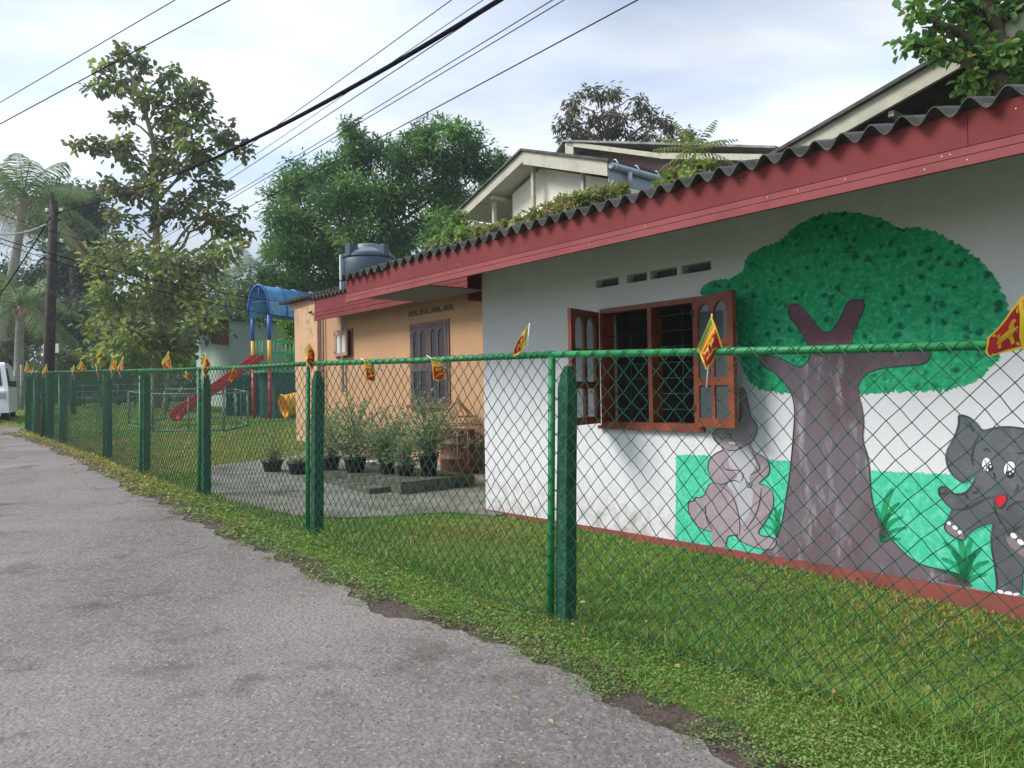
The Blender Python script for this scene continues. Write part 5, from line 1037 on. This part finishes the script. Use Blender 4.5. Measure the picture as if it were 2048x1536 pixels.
# ------------------------------------------------------------------ pale green building with red gable board
YG = 33; g0 = at(459, 740, YG); g1 = at(640, 740, YG+2.5)
pg = empty('pale_green_building', ground(g0), 'pale green building with red gable board behind the playground', 'building')
dd = (g1-g0)[:2]; ln = np.hypot(*dd); dd /= ln
GF = lambda x, y, z: np.array([g0[0]+dd[0]*x-dd[1]*y, g0[1]+dd[1]*x+dd[0]*y, z])
zt_ = Z(630, YG); zg = float(gz(g0[0], g0[1]))
MB(GF).box(0, ln, 0, 5, zg-.3, zt_).build('wall', M['mintwall'], pg)
for i in range(7):
    mm = MB(GF); mm.lathe([(.30, 0), (.30, .16), (.22, .26), (.0001, .30)], (.35+i*.62, .2, zt_-.02), 12); 
mm = MB(GF); mm.slab([(-1.15, zt_-.05), (-.004, zt_+.03), (-.004, Z(680, YG)), (-.7, Z(680, YG)+.05)], [], lambda x, z: (x, -.02, z), lambda x, z: (x, .05, z)); mm.build('gable_board', M['redboard'], pg)
mm = MB(GF); mm.slab([(-1.35, zt_-.02), (ln+.2, zt_+.06), (ln+.2, zt_+.12), (-1.35, zt_+.05)], [], lambda x, z: (x, -.25, z), lambda x, z: (x, 5, z)); mm.build('roof', M['asbestos'], pg)
mm = MB(GF); mm.box(-.50, -.42, -.10, -.021, Z(665, YG), Z(658, YG)); mm.build('lamp', M['whitepaint'], pg)
MB(GF).tube([(.02, .1, zt_+.1), (.02, .1, Z(590, YG))], .025, 6).build('mast', M['greywhite'], pg)
mm = MB(GF); mm.box(.95, 1.25, -.03, -.001, zg, Z(697, YG)); mm.build('door', M['redboard'], pg)

# ------------------------------------------------------------------ utility pole, sign and overhead wires
pb0 = ong(93, 881); Yp = (pb0-CAM)@_F+.75; ptop = at(108, 402, Yp)
_dd = 0.0; up = empty('utility_pole', ground(at(93, 878, Yp)), 'dark old utility pole standing among the far fence posts', 'utility pole')
base_ = ground(at(93, 878, Yp)); MB().tube([base_-[0, 0, .3], base_*.5+ptop*.5, ptop], [.135, .115, .085], 12).build('pole', M['upole'], up)
for dz in (.28, .45, 1.0): MB().tube([ptop+[-.16, 0, -dz], ptop+[.16, 0, -dz]], .022, 6).build('insulator_bar', M['iron'], up)
for sx_, dz in ((-.16, .28), (.16, .28), (-.16, 1.0), (.16, 1.0)): MB().lathe([(.03, 0), (.045, .03), (.03, .05), (.045, .08), (.0001, .10)], tuple(ptop+[sx_, 0, -dz+.02]), 10).build('insulator', M['whitepaint'], up)
MB().box(ptop[0]-.02, ptop[0]+.03, ptop[1]-.1, ptop[1]-.05, ptop[2]-.05, ptop[2]+.18).build('pole_cap', M['iron'], up)
sgY = Yp+2.2; sg0 = ground(at(93, 860, sgY)); sg = empty('sign_board', sg0, 'blank pale rectangular sign board on a thin post behind the utility pole', 'sign')
q0, q1 = at(87, 706, sgY), at(117, 687, sgY); MB().box(q0[0], q1[0], q0[1]-.02, q0[1]+.02, q0[2], q1[2]).build('board', M['whitepaint'], sg)
MB().tube([sg0, (sg0[0], sg0[1]+.03, q1[2])], .025, 6).build('post', M['greywhite'], sg)
def wire(P, Q, sag, rad, label, m='cable', n=28, group='overhead wires crossing the sky'):
    pts = []
    for i in range(n+1):
        t = i/n; p = P*(1-t)+Q*t; p = p-np.array([0, 0, 4*sag*t*(1-t)]); pts.append(p)
    o = MB().tube(pts, rad, 6, caps=False).build('overhead_wire', M[m], origin=P); return tag(o, label, 'wire', group)
FARP = ground(DH*62+NH*2.0); FARP[2] += 6.6
def roadwire(px, z, rad, label, sag=.35, far=None, back=14):
    P = on_z(px, 0, z); d = DH; far = far if far is not None else P+DH*46+np.array([0, 0, .4]); Q = P-(far-P)/np.linalg.norm(far-P)*back
    return wire(far, Q, sag, rad, label)
pa_ = ptop+np.array([0, 0, -.28])
P1 = on_z(1000, 0, 6.15); Q1 = pa_+(P1+np.array([0, 0, 1.35])-pa_)/.526
def bundle(P, Q, sag):
    pts = []
    for i in range(41):
        t = i/40; p = P*(1-t)+Q*t; p = p-np.array([0, 0, 4*sag*t*(1-t)]); pts.append(p)
    return pts
bl = bundle(pa_, Q1, 1.35); o = MB().tube(bl, [.010+.020*min(1, max(0, (i-8)/6)) for i in range(41)], 8, caps=False).build('overhead_cable', M['cable'], origin=pa_); tag(o, 'thickest black twisted cable running from the utility pole across the sky', 'wire', 'overhead wires crossing the sky')
roadwire(845, 6.3, .0055, 'leftmost of the parallel wires right of the tall tree')
roadwire(905, 6.3, .0045, 'thin wire next right of the leftmost parallel wire')
roadwire(940, 6.25, .0065, 'wire just left of the thick black cable')
roadwire(1036, 6.2, .0060, 'wire just right of the thick black cable')
roadwire(1056, 6.1, .0060, 'second wire to the right of the thick black cable')
roadwire(1229, 6.1, .0080, 'rightmost lone wire crossing above the mango trees', sag=.2)
def linewire(a, Ya, b, Yb, rad, label, sag=.1, m='cable', ext=.35):
    A, B = at(*a, Ya), at(*b, Yb); return wire(A+(A-B)*ext, B+(B-A)*ext, sag, rad, label, m)
linewire((0, 205), 11, (350, 0), 9, .0055, 'upper of the two wires at the top left', 0)
linewire((0, 248), 11, (460, 0), 9, .0070, 'lower of the two wires at the top left', 0)
linewire((0, 473), 16, (600, 603), 22, .010, 'dark wire sagging from the left edge past the pole to the annex', .25, ext=.05)
linewire((0, 482), 16, (640, 640), 20, .008, 'lowest dark wire sagging behind the teak tree', .25, ext=.05)
linewire((0, 425), 15, (520, 560), 24, .006, 'thin wire passing the pole at mid height', .2, ext=.05)
wire(ptop+np.array([-.05, 0, -.3]), at(-60, 670, 15.5), .1, .014, 'dark stay wire slanting from the pole top to the lower left')
wire(ptop+np.array([-.1, -.1, -.55]), at(-40, 466, 14), .12, .016, 'pale wire leading left from the pole', 'cable_pale')

# ------------------------------------------------------------------ white van at the left edge
vp = ong(-6, 846); vY = vp[1]
van = empty('van', vp, 'white van parked on the lane at the left edge', 'van')
vx1 = at(17, 790, vY)[0]; _vd = np.array([-.50, .866, 0]); _vs = np.array([-.866, -.50, 0]); VF = lambda x, y, z: np.array([vx1, vY, vp[2]])+_vs*x+_vd*y+np.array([0, 0, z])   # x to the left, y away, front faces the camera
prof_ = [(0, .30), (.0, .95), (.12, 1.08), (.62, 1.78), (.9, 1.86), (4.4, 1.86), (4.5, 1.1), (4.5, .30)]
def vsec(y, inset, top): return [(y, z) for y, z in prof_]
mm = MB(VF); W_ = 1.66; secs = []
for x_, k_ in ((0, .0), (.06, 1)):
    pass
ol = [(y, z) for y, z in prof_]
lv = [(.07, .96), (.0, 1.0), (W_, 1.0), (W_-.07, .96)]
vs = []; 
for xx, s_ in ((.06, .97), (0.0, 1.0), (W_, 1.0), (W_-.06, .97)):
    for y, z in ol:
        tum = max(0, (z-1.0))*.16; xo = xx+tum if xx < W_/2 else xx-tum
        if s_ < 1: vs.append((xo, y+.05 if y < 2 else y-.05, z if z < 1.7 else z+.03))
        else: vs.append((xo, y, z))
# order the sections from right side to left side
n_ = len(ol); order = [1, 0, 3, 2]; V2 = []
secs = [(0.0, 0), (.10, -.06), (W_-.10, -.06), (W_, 0)]
V2 = []
for xx, fy in secs:
    for y, z in ol:
        tum = max(0, (z-1.0))*.16; xo = xx+tum if xx < W_/2 else xx-tum; V2.append((xo, y+(fy if y < 1 else -fy), z))
fs = [(i*n_+j, i*n_+(j+1) % n_, (i+1)*n_+(j+1) % n_, (i+1)*n_+j) for i in range(3) for j in range(n_)]+[tuple(range(n_))[::-1], tuple(3*n_+j for j in range(n_))]
mm.add(V2, fs); mm.build('body', M['vanwhite'], van)
sl_ = (1.78-1.08)/.5
mm = MB(VF); mm.add([(.16, .10, 1.13), (W_-.16, .10, 1.13), (W_-.24, .50, 1.70), (.24, .50, 1.70), (.16, .06, 1.13), (W_-.16, .06, 1.13), (W_-.24, .46, 1.70), (.24, .46, 1.70)], [(0, 1, 2, 3), (4, 7, 6, 5), (0, 4, 5, 1), (1, 5, 6, 2), (2, 6, 7, 3), (3, 7, 4, 0)]); mm.build('windscreen', M['black'], van)
mm = MB(VF); mm.slab([(.75, 1.12), (1.6, 1.12), (1.6, 1.68), (1.0, 1.68)], [], lambda y, z: (-.008+max(0, z-1)*.16, y, z), lambda y, z: (.02+max(0, z-1)*.16, y, z)); mm.build('side_window', M['black'], van)
for xx in (.06, W_-.36):
    mm = MB(VF); mm.box(xx, xx+.30, -.085, -.05, .72, .90); h_ = mm.build('headlight', M['glass'], van)
mm = MB(VF); mm.box(.38, W_-.38, -.075, -.055, .70, .82); mm.build('grille', M['black'], van)
mm = MB(VF); mm.box(-.015, W_+.015, -.11, -.04, .30, .52); mm.build('bumper', M['vanwhite'], van)
mm = MB(VF); mm.box(-.19, -.03, .28, .36, 1.08, 1.26); mm.build('wing_mirror', M['black'], van)
for xx, yy in ((.02, .75), (W_-.22, .75), (.02, 3.7), (W_-.22, 3.7)):
    wh = MB(VF); wh.tube([(xx, yy, .30), (xx+.2, yy, .30)], .30, 20); wh = wh.build('wheel', M['rubber'], van); hb_ = MB(VF); hb_.tube([(xx-.005, yy, .30), (xx+.205, yy, .30)], .17, 14); hb_.build('rim', M['greywhite'], wh)
# ------------------------------------------------------------------ old wooden and wire fences at the back
bfen = empty('back_fence', ground(at(30, 850, 30)), 'old grey stick and wire fence behind the van', 'fence')
for i in range(9):
    p = ground(at(-40+i*14, 840, 30+i*.4)); MB().tube([p, p+np.array([rng.normal(0, .05), 0, 1.75+rng.uniform(-.2, .2)])], .05, 6).build('stake', M['bark_palm'], bfen)
for h_ in (.5, .95, 1.4): MB().tube([ground(at(-40, 840, 29.9), h_), ground(at(74, 840, 33), h_)], .012, 5).build('strand', M['greywhite'], bfen)
for px_, Y_ in ((147, 28),):
    p = ground(at(px_, 840, Y_)); o = MB().tube([p, p+[0, 0, 1.7]], .09, 8).build('green_post', M['gpost']); tag(o, 'single thick green post standing on the lawn behind the fence', 'post')
ifen = empty('boundary_fence', ground(at(220, 800, 46)), 'low green wire fence at the far edge of the lawn', 'fence')
for i in range(12):
    p = ground(at(100+i*34, 800, 45-i*.5)); MB().tube([p, p+[0, 0, 1.25]], .04, 6).build('post', M['greenpanel'], ifen)
for h_ in (.5, .85, 1.2): MB().tube([ground(at(60, 800, 45.5), h_), ground(at(500, 800, 39), h_)], .012, 5).build('strand', M['greywhite'], ifen)

# ------------------------------------------------------------------ trees
def limb_path(a, b, seed, n=6, wob=.12):
    rs = np.random.default_rng(seed); L_ = np.linalg.norm(b-a); pts = [a]
    for i in range(1, n):
        t = i/n; pts.append(a*(1-t)+b*t+np.array([0, 0, L_*.10*math.sin(math.pi*t)])+rs.normal(0, wob*L_/n*1.2, 3))
    return pts+[b]
def tree(name, Y, trunk_px, blobs, label, seed, leafm, bark='bark', trad=.2, nleaf=6000, lsz=.3, asp=.5, clumps=9, csig=.30, ydepth=1.0, cat='tree', lightm=None, lightfrac=0, droop=.3, limbr=.5, origin=None, dj=.5, group=None, mincl=4, groundit=True):
    """blobs: (px, py, radius px) ; trunk_px: list of px points from base to top"""
    rs = np.random.default_rng(seed); tp_ = [at(x_, y_, Y) for x_, y_ in trunk_px]
    if groundit: tp_[0] = ground(tp_[0], -.2)
    root = empty(name, tp_[0], label, cat, group)
    tm = MB(); cv = catmull(tp_, 5); nn = len(cv); tm.tube(cv, [trad*(1-.78*(i/(nn-1))**1.1)+.004 for i in range(nn)], 10)
    P, D, Nn, mi = [], [], [], []; tot = sum(b[2]**2 for b in blobs)
    for bi_, (bx, by, brr) in enumerate(blobs):
        rad = brr/FPX*Y; c = at(bx, by, Y+rs.normal(0, 1)*rad*dj*ydepth)
        k = min(range(nn), key=lambda i: abs(cv[i][2]-(c[2]-rad*.8-np.linalg.norm((cv[i]-c)[:2])*.45)) + (0 if i > nn*.15 else 5)); st = cv[k]
        lp_ = limb_path(st, c, seed*100+bi_); r0 = max(.02, min(trad*.8*(1-.78*k/(nn-1)), .035*np.linalg.norm(c-st)+.02))*limbr*1.6; tm.tube(lp_, list(np.linspace(r0, r0*.3, len(lp_))), 6, caps=False)
        nc = max(mincl, int(clumps*(.6+.8*rs.random()))); nl = int(nleaf*brr**2/tot/nc)+1
        for j in range(nc):
            u = rs.normal(size=3); u /= np.linalg.norm(u); cc = c+u*rad*np.array([1, ydepth, .8])*rs.uniform(.35, 1.0)
            tm.tube([c+(cc-c)*0, (c+cc)/2+rs.normal(0, .06*rad, 3), cc], [r0*.3, r0*.2, r0*.08+.002], 4, caps=False)
            cs = rad*csig*rs.uniform(.7, 1.3); q = rs.normal(0, 1, (nl, 3))*cs*np.array([1, 1, .75])+cc
            d_ = (q-cc)/(np.linalg.norm(q-cc, axis=1, keepdims=True)+1e-6)+rs.normal(0, .5, (nl, 3)); d_[:, 2] -= droop
            P.append(q); D.append(d_); Nn.append(rs.normal(0, .55, (nl, 3))+np.array([0, 0, 1.0])); mi.append(np.full(nl, int(rs.random() < lightfrac)))
    tm.build('trunk', M[bark], root, fixn=False)
    P = np.concatenate(P); D = np.concatenate(D); Nn = np.concatenate(Nn); mi = np.concatenate(mi); l_ = lsz*rs.uniform(.6, 1.35, len(P))
    mats = [M[leafm]]+([M[lightm]] if lightm else [])
    link_mesh('crown', leaves_mesh('crown', P, D, Nn, l_, l_*asp, mats, mi if lightm else None, rnd=asp >= .5), root); return root
# tall teak like tree
TK = [(248, 108, 26), (215, 135, 26), (285, 125, 30), (205, 172, 30), (250, 170, 32), (345, 152, 32), (382, 175, 32), (330, 195, 34), (400, 205, 30), (290, 205, 34), (235, 232, 24), (352, 240, 38), (405, 232, 26), (430, 262, 34), (160, 288, 20), (190, 290, 20), (225, 300, 28), (265, 295, 34), (330, 290, 34), (390, 290, 38), (450, 285, 32), (480, 298, 22), (300, 330, 30), (250, 322, 26), (360, 330, 34), (415, 322, 30), (220, 375, 30), (262, 392, 34), (300, 380, 28), (350, 385, 38), (400, 385, 34), (440, 370, 24), (240, 440, 24), (300, 440, 26), (350, 432, 34), (410, 430, 38), (455, 440, 36), (480, 462, 28), (240, 480, 26)]
tree('tall_tree', 33, [(312, 818), (312, 700), (313, 560), (312, 430), (308, 300), (285, 210), (252, 125)], TK, 'tallest tree with big sparse leaves above the playground', 11, 'l_teak', 'bark_pale', .21, 3900, .29, .58, clumps=6, csig=.24, lightm='l_teaklow', lightfrac=.2, limbr=.45, dj=.6)
TL = [(215, 520, 42), (260, 540, 45), (310, 520, 45), (360, 530, 50), (410, 520, 45), (450, 500, 32), (205, 580, 28), (240, 610, 48), (300, 600, 52), (360, 600, 52), (412, 585, 40), (185, 650, 30), (230, 665, 46), (290, 670, 50), (350, 670, 45), (395, 660, 40), (215, 712, 26), (270, 722, 36), (340, 715, 34)]
tree('undergrowth_tree', 31, [(330, 818), (335, 700), (325, 600), (320, 520)], TL, 'yellow green leafy lower trees wrapped round the tall trunk', 12, 'l_teaklow', 'bark_pale', .10, 4600, .27, .5, clumps=8, csig=.30, lightm='l_teak', lightfrac=.35, limbr=.4, dj=.9)
# mango trees
MG = [(560, 385, 40), (600, 360, 45), (650, 345, 45), (700, 260, 24), (712, 290, 34), (700, 330, 50), (560, 440, 45), (610, 430, 60), (670, 410, 65), (740, 390, 70), (760, 305, 45), (800, 320, 45), (560, 500, 45), (600, 500, 60), (660, 490, 70), (740, 480, 75), (830, 270, 26), (860, 262, 30), (850, 310, 50), (905, 262, 38), (930, 290, 45), (900, 340, 60), (960, 330, 40), (820, 390, 70), (900, 410, 70), (960, 390, 48), (985, 350, 26), (820, 470, 65), (890, 470, 50), (545, 560, 40), (600, 570, 50), (660, 560, 50), (720, 560, 60), (800, 540, 60), (1000, 330, 14), (1005, 312, 10), (540, 620, 40), (590, 640, 50)]
tree('mango_tree', 30, [(770, 800), (765, 680), (760, 560), (770, 430)], MG, 'broad dense dark green mango tree behind the annex', 13, 'l_mango', 'bark', .42, 62000, .22, .30, clumps=16, csig=.20, lightm='l_mangolt', lightfrac=.17, limbr=.4, dj=1.0)
# sparse tree behind the gable
SPT = [(1155, 205, 28), (1195, 190, 30), (1235, 185, 26), (1130, 245, 30), (1175, 245, 34), (1220, 235, 30), (1280, 195, 18), (1285, 225, 26), (1310, 245, 28), (1150, 280, 30), (1200, 275, 34), (1250, 270, 34), (1300, 275, 34), (1345, 250, 22), (1378, 272, 22), (1400, 288, 16), (1340, 295, 24), (1125, 270, 18), (1455, 312, 12)]
tree('slender_tree', 30, [(1235, 760), (1232, 420), (1228, 330), (1215, 285), (1200, 200)], SPT, 'sparse fine leaved tree rising behind the cream gable', 14, 'l_sparse', 'bark', .12, 4800, .22, .30, clumps=7, csig=.20, limbr=.8, droop=.9)
# round leaved tree over the roof at the right
RT = [(1830, 30, 32), (1865, 55, 34), (1820, 95, 26), (1850, 95, 24), (1885, 105, 26), (1900, 20, 30), (1940, 10, 34), (1935, 50, 30), (1955, 95, 38), (1990, 120, 44), (1950, 140, 34), (2010, 150, 42), (2035, 110, 40), (1960, 165, 24), (2030, 60, 24), (2040, 10, 34), (1990, 20, 30), (2080, 90, 50), (2090, 150, 40), (2090, 30, 40), (1935, 172, 22), (1985, 172, 30), (2040, 178, 30), (1990, -30, 40), (1890, -30, 40), (1840, -20, 30), (2060, -30, 50)]
tree('roof_tree', 7.4, [(2030, 500), (2005, 250), (1990, 160), (2000, 90), (1985, 20), (1960, -40)], RT, 'round leaved tree hanging over the corrugated roof at the top right', 15, 'l_round', 'bark', .10, 2000, .085, .72, clumps=6, csig=.30, lightm='l_bright', lightfrac=.34, limbr=.6, dj=.35)
# background trees at the left
BT = [(110, 385, 24), (150, 395, 34), (185, 400, 24), (120, 430, 45), (170, 440, 40), (200, 440, 22), (90, 450, 40), (130, 490, 50), (180, 500, 45), (150, 560, 60), (100, 560, 45), (190, 570, 40), (80, 640, 60), (150, 640, 60), (200, 630, 50), (40, 620, 50), (20, 560, 40), (10, 660, 50), (240, 660, 50)]
tree('dark_tree', 52, [(150, 790), (150, 650), (145, 520), (140, 450)], BT, 'broad hazy dark tree behind the utility pole', 16, 'l_dark', 'bark', .4, 30000, .36, .42, clumps=16, csig=.25, lightm='l_hazy', lightfrac=.35, limbr=.5, dj=.8)
for i, (nm, Y_, bl_, lb, sd_, lm, nlf) in enumerate([
  ('far_tree', 60, [(260, 640, 50), (320, 600, 60), (380, 620, 60), (440, 640, 60), (500, 650, 50), (540, 640, 45), (480, 590, 40), (420, 560, 45), (300, 690, 60), (400, 700, 60), (500, 700, 60)], 'pale hazy trees filling the gap behind the tall tree', 17, 'l_hazy', 16000),
  ('rear_tree', 44, [(500, 600, 40), (470, 640, 40), (540, 600, 40), (590, 600, 50), (640, 600, 60), (700, 620, 60), (600, 660, 50)], 'dull green tree between the playground and the mango tree', 18, 'l_hazy', 12000)]):
    tree(nm, Y_, [(bl_[3][0], 790), (bl_[3][0], 700), (bl_[3][0], 600)], bl_, lb, sd_, lm, 'bark', .3, nlf, .36, .42, clumps=14, csig=.28, limbr=.5, dj=.8, lightm='l_dark', lightfrac=.3)
# closed line of far woodland that reads as one mass
n_ = 62000; tx = rng.uniform(-75, 40, n_); ty = 78+rng.normal(0, 3, n_)+.12*np.abs(tx); hh_ = 9+2.5*np.sin(tx*.21)+1.8*np.sin(tx*.53+1)+1.2*np.sin(tx*1.3); tz = gz(tx, ty)-.6+hh_*rng.random(n_)**1.15
l_ = rng.uniform(.35, .8, n_); o = link_mesh('far_woodland', leaves_mesh('far_woodland', np.stack([tx, ty, tz], 1), unit(n_), unit(n_)+[0, -.4, .8], l_, l_*.55, [M['l_hazy'], M['l_dark']], (rng.random(n_) < .45).astype(int))); tag(o, 'hazy line of far woodland closing the view behind the lawn', 'woodland', None, 'stuff')
# shrubs and hedges
def bush(Y, bl_, lb, sd_, lm, n=5000, l_=.16, lt=None, nm='shrub', lf=.3, g=None, b=.05): return tree(nm, Y, [(bl_[0][0], 815), (bl_[0][0], bl_[0][1])], bl_, lb, sd_, lm, 'bark', b, n, l_, .45, clumps=14, csig=.30, limbr=.5, dj=.8, lightm=lt, lightfrac=lf, cat='shrub', group=g)
bush(38, [(15, 720, 26), (35, 700, 20), (0, 750, 30), (30, 750, 26), (10, 700, 24), (-20, 730, 30)], 'dark green shrub behind the van at the left edge', 21, 'l_dark', 5000, .2, 'l_hazy')
bush(34, [(130, 720, 22), (160, 722, 22), (105, 735, 20), (180, 740, 20), (140, 745, 24), (90, 745, 18), (70, 740, 16)], 'pale leaved rounded bush behind the utility pole', 22, 'l_hazy', 6000, .14, 'l_vine', lf=.35)
bush(48, [(210, 760, 22), (250, 765, 22), (290, 760, 22), (180, 765, 22), (330, 765, 22), (370, 762, 22), (410, 765, 20), (150, 768, 20), (440, 760, 20), (120, 772, 18)], 'dark clipped hedge along the far edge of the lawn', 23, 'l_dark', 9000, .2, 'l_hazy')
bush(40, [(400, 722, 20), (430, 725, 22), (450, 740, 16), (380, 740, 20)], 'bright green bush left of the pale green building', 24, 'l_mangolt', 3500, .15, 'l_bright', lf=.2)
bush(28, [(575, 650, 20), (585, 680, 22), (580, 620, 16), (590, 710, 22)], 'fresh green bush beside the orange end wall', 25, 'l_mangolt', 2600, .12, 'l_bright', lf=.2)
bush(52, [(240, 790, 14), (230, 700, 40), (270, 720, 34), (200, 720, 40), (320, 730, 40), (370, 700, 40)], 'shadowy shrubs beneath the dark tree', 26, 'l_dark', 8000, .25, 'l_hazy')
# papaya like plant and creepers growing on the roof
def roof_pt(px, py, back):      # a point on the corrugated roof seen at this picture height
    a, z = wall_ab(px, py, back); return WF(a, back, max(z, roof_z(back)))
def creeper(blobs, label, seed, lm, n, lsz, back=-1.3, name='creeper', straw=True):
    rs = np.random.default_rng(seed); P = []; R_ = []
    c0 = roof_pt(blobs[0][0], blobs[0][1], back); root = empty(name, c0, label, 'creeper'); tot = sum(b[2]**2 for b in blobs); st = MB(); S = []
    for bx, by, br_ in blobs:
        bk = back+rs.uniform(-.5, .5); a, z = wall_ab(bx, by, bk); c = WF(a, bk, z); r_ = br_/FPX*((c-CAM)@_F); base = WF(a, bk, roof_z(bk))
        q = c+rs.normal(0, .5, (int(n*br_**2/tot)+1, 3))*r_*np.array([1, 1, .8]); P.append(q)
        for _ in range(10):
            e = c+rs.normal(0, .55, 3)*r_; st.tube([base+rs.normal(0, .1, 3)*[1, 1, 0], (base+e)/2+rs.normal(0, .08, 3), e], [.006, .005, .003], 4, caps=False)
    st.build('stems', M['l_straw'] if straw else M['stem'], root, fixn=False); P = np.concatenate(P); n_ = len(P); l_ = lsz*rs.uniform(.6, 1.3, n_)
    mi = (rs.random(n_) < .3).astype(int); link_mesh('foliage', leaves_mesh('foliage', P, rs.normal(0, 1, (n_, 3)), unit(n_)*.7+[0, 0, 1], l_, l_*.7, [M[lm], M['l_straw']], mi), root); return root
creeper([(960, 466, 14), (985, 462, 14), (1010, 455, 14), (1040, 446, 16), (1070, 436, 18), (1100, 424, 20), (1130, 412, 22), (1160, 402, 20), (1190, 396, 20), (1220, 388, 18), (1245, 382, 12), (1150, 418, 16), (1090, 435, 16)], 'green and dry straw creeper sprawling over the middle of the roof', 31, 'l_vine', 2600, .075)
creeper([(1385, 335, 16), (1400, 345, 18), (1360, 348, 16), (1420, 335, 12), (1340, 360, 14), (1380, 360, 14), (1320, 372, 10)], 'bright green creeper on the roof right of the cream gable', 32, 'l_bright', 1200, .07, straw=False)
creeper([(920, 440, 16), (905, 470, 20), (880, 490, 18), (930, 470, 18)], 'green sprigs showing behind the roof left of the cream gable', 33, 'l_mangolt', 1500, .08, back=-2.5, straw=False)

# ------------------------------------------------------------------ palms and pinnate fronds
def frond(root, base, az, el, length, seed, m, sag=.9, lw=.05, ll=.55, nl=34, name='frond'):
    rs = np.random.default_rng(seed); d = np.array([math.cos(az)*math.cos(el), math.sin(az)*math.cos(el), math.sin(el)]); pts = []
    for i in range(11):
        t = i/10; pts.append(base+d*length*t-np.array([0, 0, sag*length*t*t*.55]))
    mm = MB(); mm.tube(pts, list(np.linspace(.035, .006, 11)*length/3.5), 4, caps=False)
    for i in range(nl):
        t = .12+.88*i/(nl-1); k = t*10; k0 = min(int(k), 9); q = pts[k0]*(1-(k-k0))+pts[k0+1]*(k-k0); tg = pts[k0+1]-pts[k0]; tg /= np.linalg.norm(tg); sd_ = np.cross(tg, [0, 0, 1.0]); sd_ /= np.linalg.norm(sd_)+1e-9
        L_ = ll*(math.sin(math.pi*(.12+.80*t))**.7)*length/3.5*2
        for s_ in (-1, 1):
            dr = sd_*s_*.75+tg*.55+np.array([0, 0, -.35-.3*rs.random()]); dr /= np.linalg.norm(dr); w_ = tg*lw*length/3.5*.5; md = q+dr*L_*.5
            tip = q+dr*L_-np.array([0, 0, L_*.22]); mm.add([tuple(q-w_*.5), tuple(q+w_*.5), tuple(md+w_), tuple(tip), tuple(md-w_)], [(0, 1, 2, 4), (4, 2, 3)])
    return mm.build(name, M[m], root, fixn=False)
def palm(Y, trunk_px, label, seed, trad, nf, length, m='l_palm', nuts=0, dead=3, elr=(-.5, 1.25), bark='bark_palm', group=None):
    tp_ = [at(x_, y_, Y) for x_, y_ in trunk_px]; tp_[0] = ground(tp_[0], -.2); root = empty('palm_tree', tp_[0], label, 'palm tree', group)
    cv = catmull(tp_, 6); MB().tube(cv, [trad*(1-.4*i/(len(cv)-1)) for i in range(len(cv))], 10).build('trunk', M[bark], root); top = cv[-1]; rs = np.random.default_rng(seed)
    for i in range(nf):
        el = elr[0]+(elr[1]-elr[0])*((i+.5)/nf); az = i*2.399+rs.uniform(-.2, .2); frond(root, top+[0, 0, .1], az, el, length*rs.uniform(.85, 1.1), seed*50+i, 'l_palmdead' if i < dead else m, sag=1.0-.25*el)
    for i in range(nuts):
        t = rs.uniform(0, 6.28); c = top+np.array([math.cos(t)*.28, math.sin(t)*.28, -.25-.2*rs.random()]); MB().lathe([(.0001, -.12), (.08, -.09), (.11, 0), (.08, .1), (.0001, .13)], tuple(c), 8).build('coconut', M['coconut'], root)
    return root
palm(46, [(-14, 790), (6, 640), (30, 520), (45, 425), (48, 395)], 'tall leaning coconut palm at the left edge', 41, .32, 24, 4.4, nuts=6, dead=4)
palm(36, [(36, 800), (38, 720), (40, 640), (42, 612)], 'short coconut palm with orange nuts behind the van', 42, .24, 18, 3.0, nuts=8, dead=2)
palm(60, [(500, 790), (500, 650), (500, 545)], 'distant palm whose fronds show above the blue canopy', 43, .22, 16, 3.2, dead=1)
palm(58, [(-60, 790), (-40, 640), (-30, 470), (-20, 420)], 'coconut palm mostly outside the left edge', 44, .28, 18, 4.2, dead=2)
# leafy sapling on the roof
sp_ = roof_pt(1385, 345, -2.0); root = empty('sapling', WF(wall_ab(1385, 345, -2.0)[0], -2.0, roof_z(-2.0)), 'sapling with long feathered leaves sprouting from the roof', 'sapling')
tp_ = [WO[root.name], WO[root.name]*.5+at(1390, 300, (sp_-CAM)@_F)*.5, at(1390, 300, (sp_-CAM)@_F)]; MB().tube(tp_, [.02, .015, .01], 6).build('stem', M['stem'], root)
for i in range(13): frond(root, tp_[-1], i*2.399, -.1+i*.09, 0.5, 900+i, 'l_vine', sag=.5, lw=.17, ll=.36, nl=11, name='frond')

# ------------------------------------------------------------------ morning haze
hz = new_mat('haze'); _t = hz.node_tree; _o = _t.nodes.new('ShaderNodeOutputMaterial'); _v = _t.nodes.new('ShaderNodeVolumePrincipled'); _v.inputs['Color'].default_value = (.86, .92, 1, 1); _v.inputs['Density'].default_value = HAZE; _t.links.new(_v.outputs[0], _o.inputs['Volume'])
if HAZE: tag(MB().box(-640, 640, -330, 940, -2.2, 24).build('haze', hz), 'thin morning haze over the whole place', None, None, 'stuff')
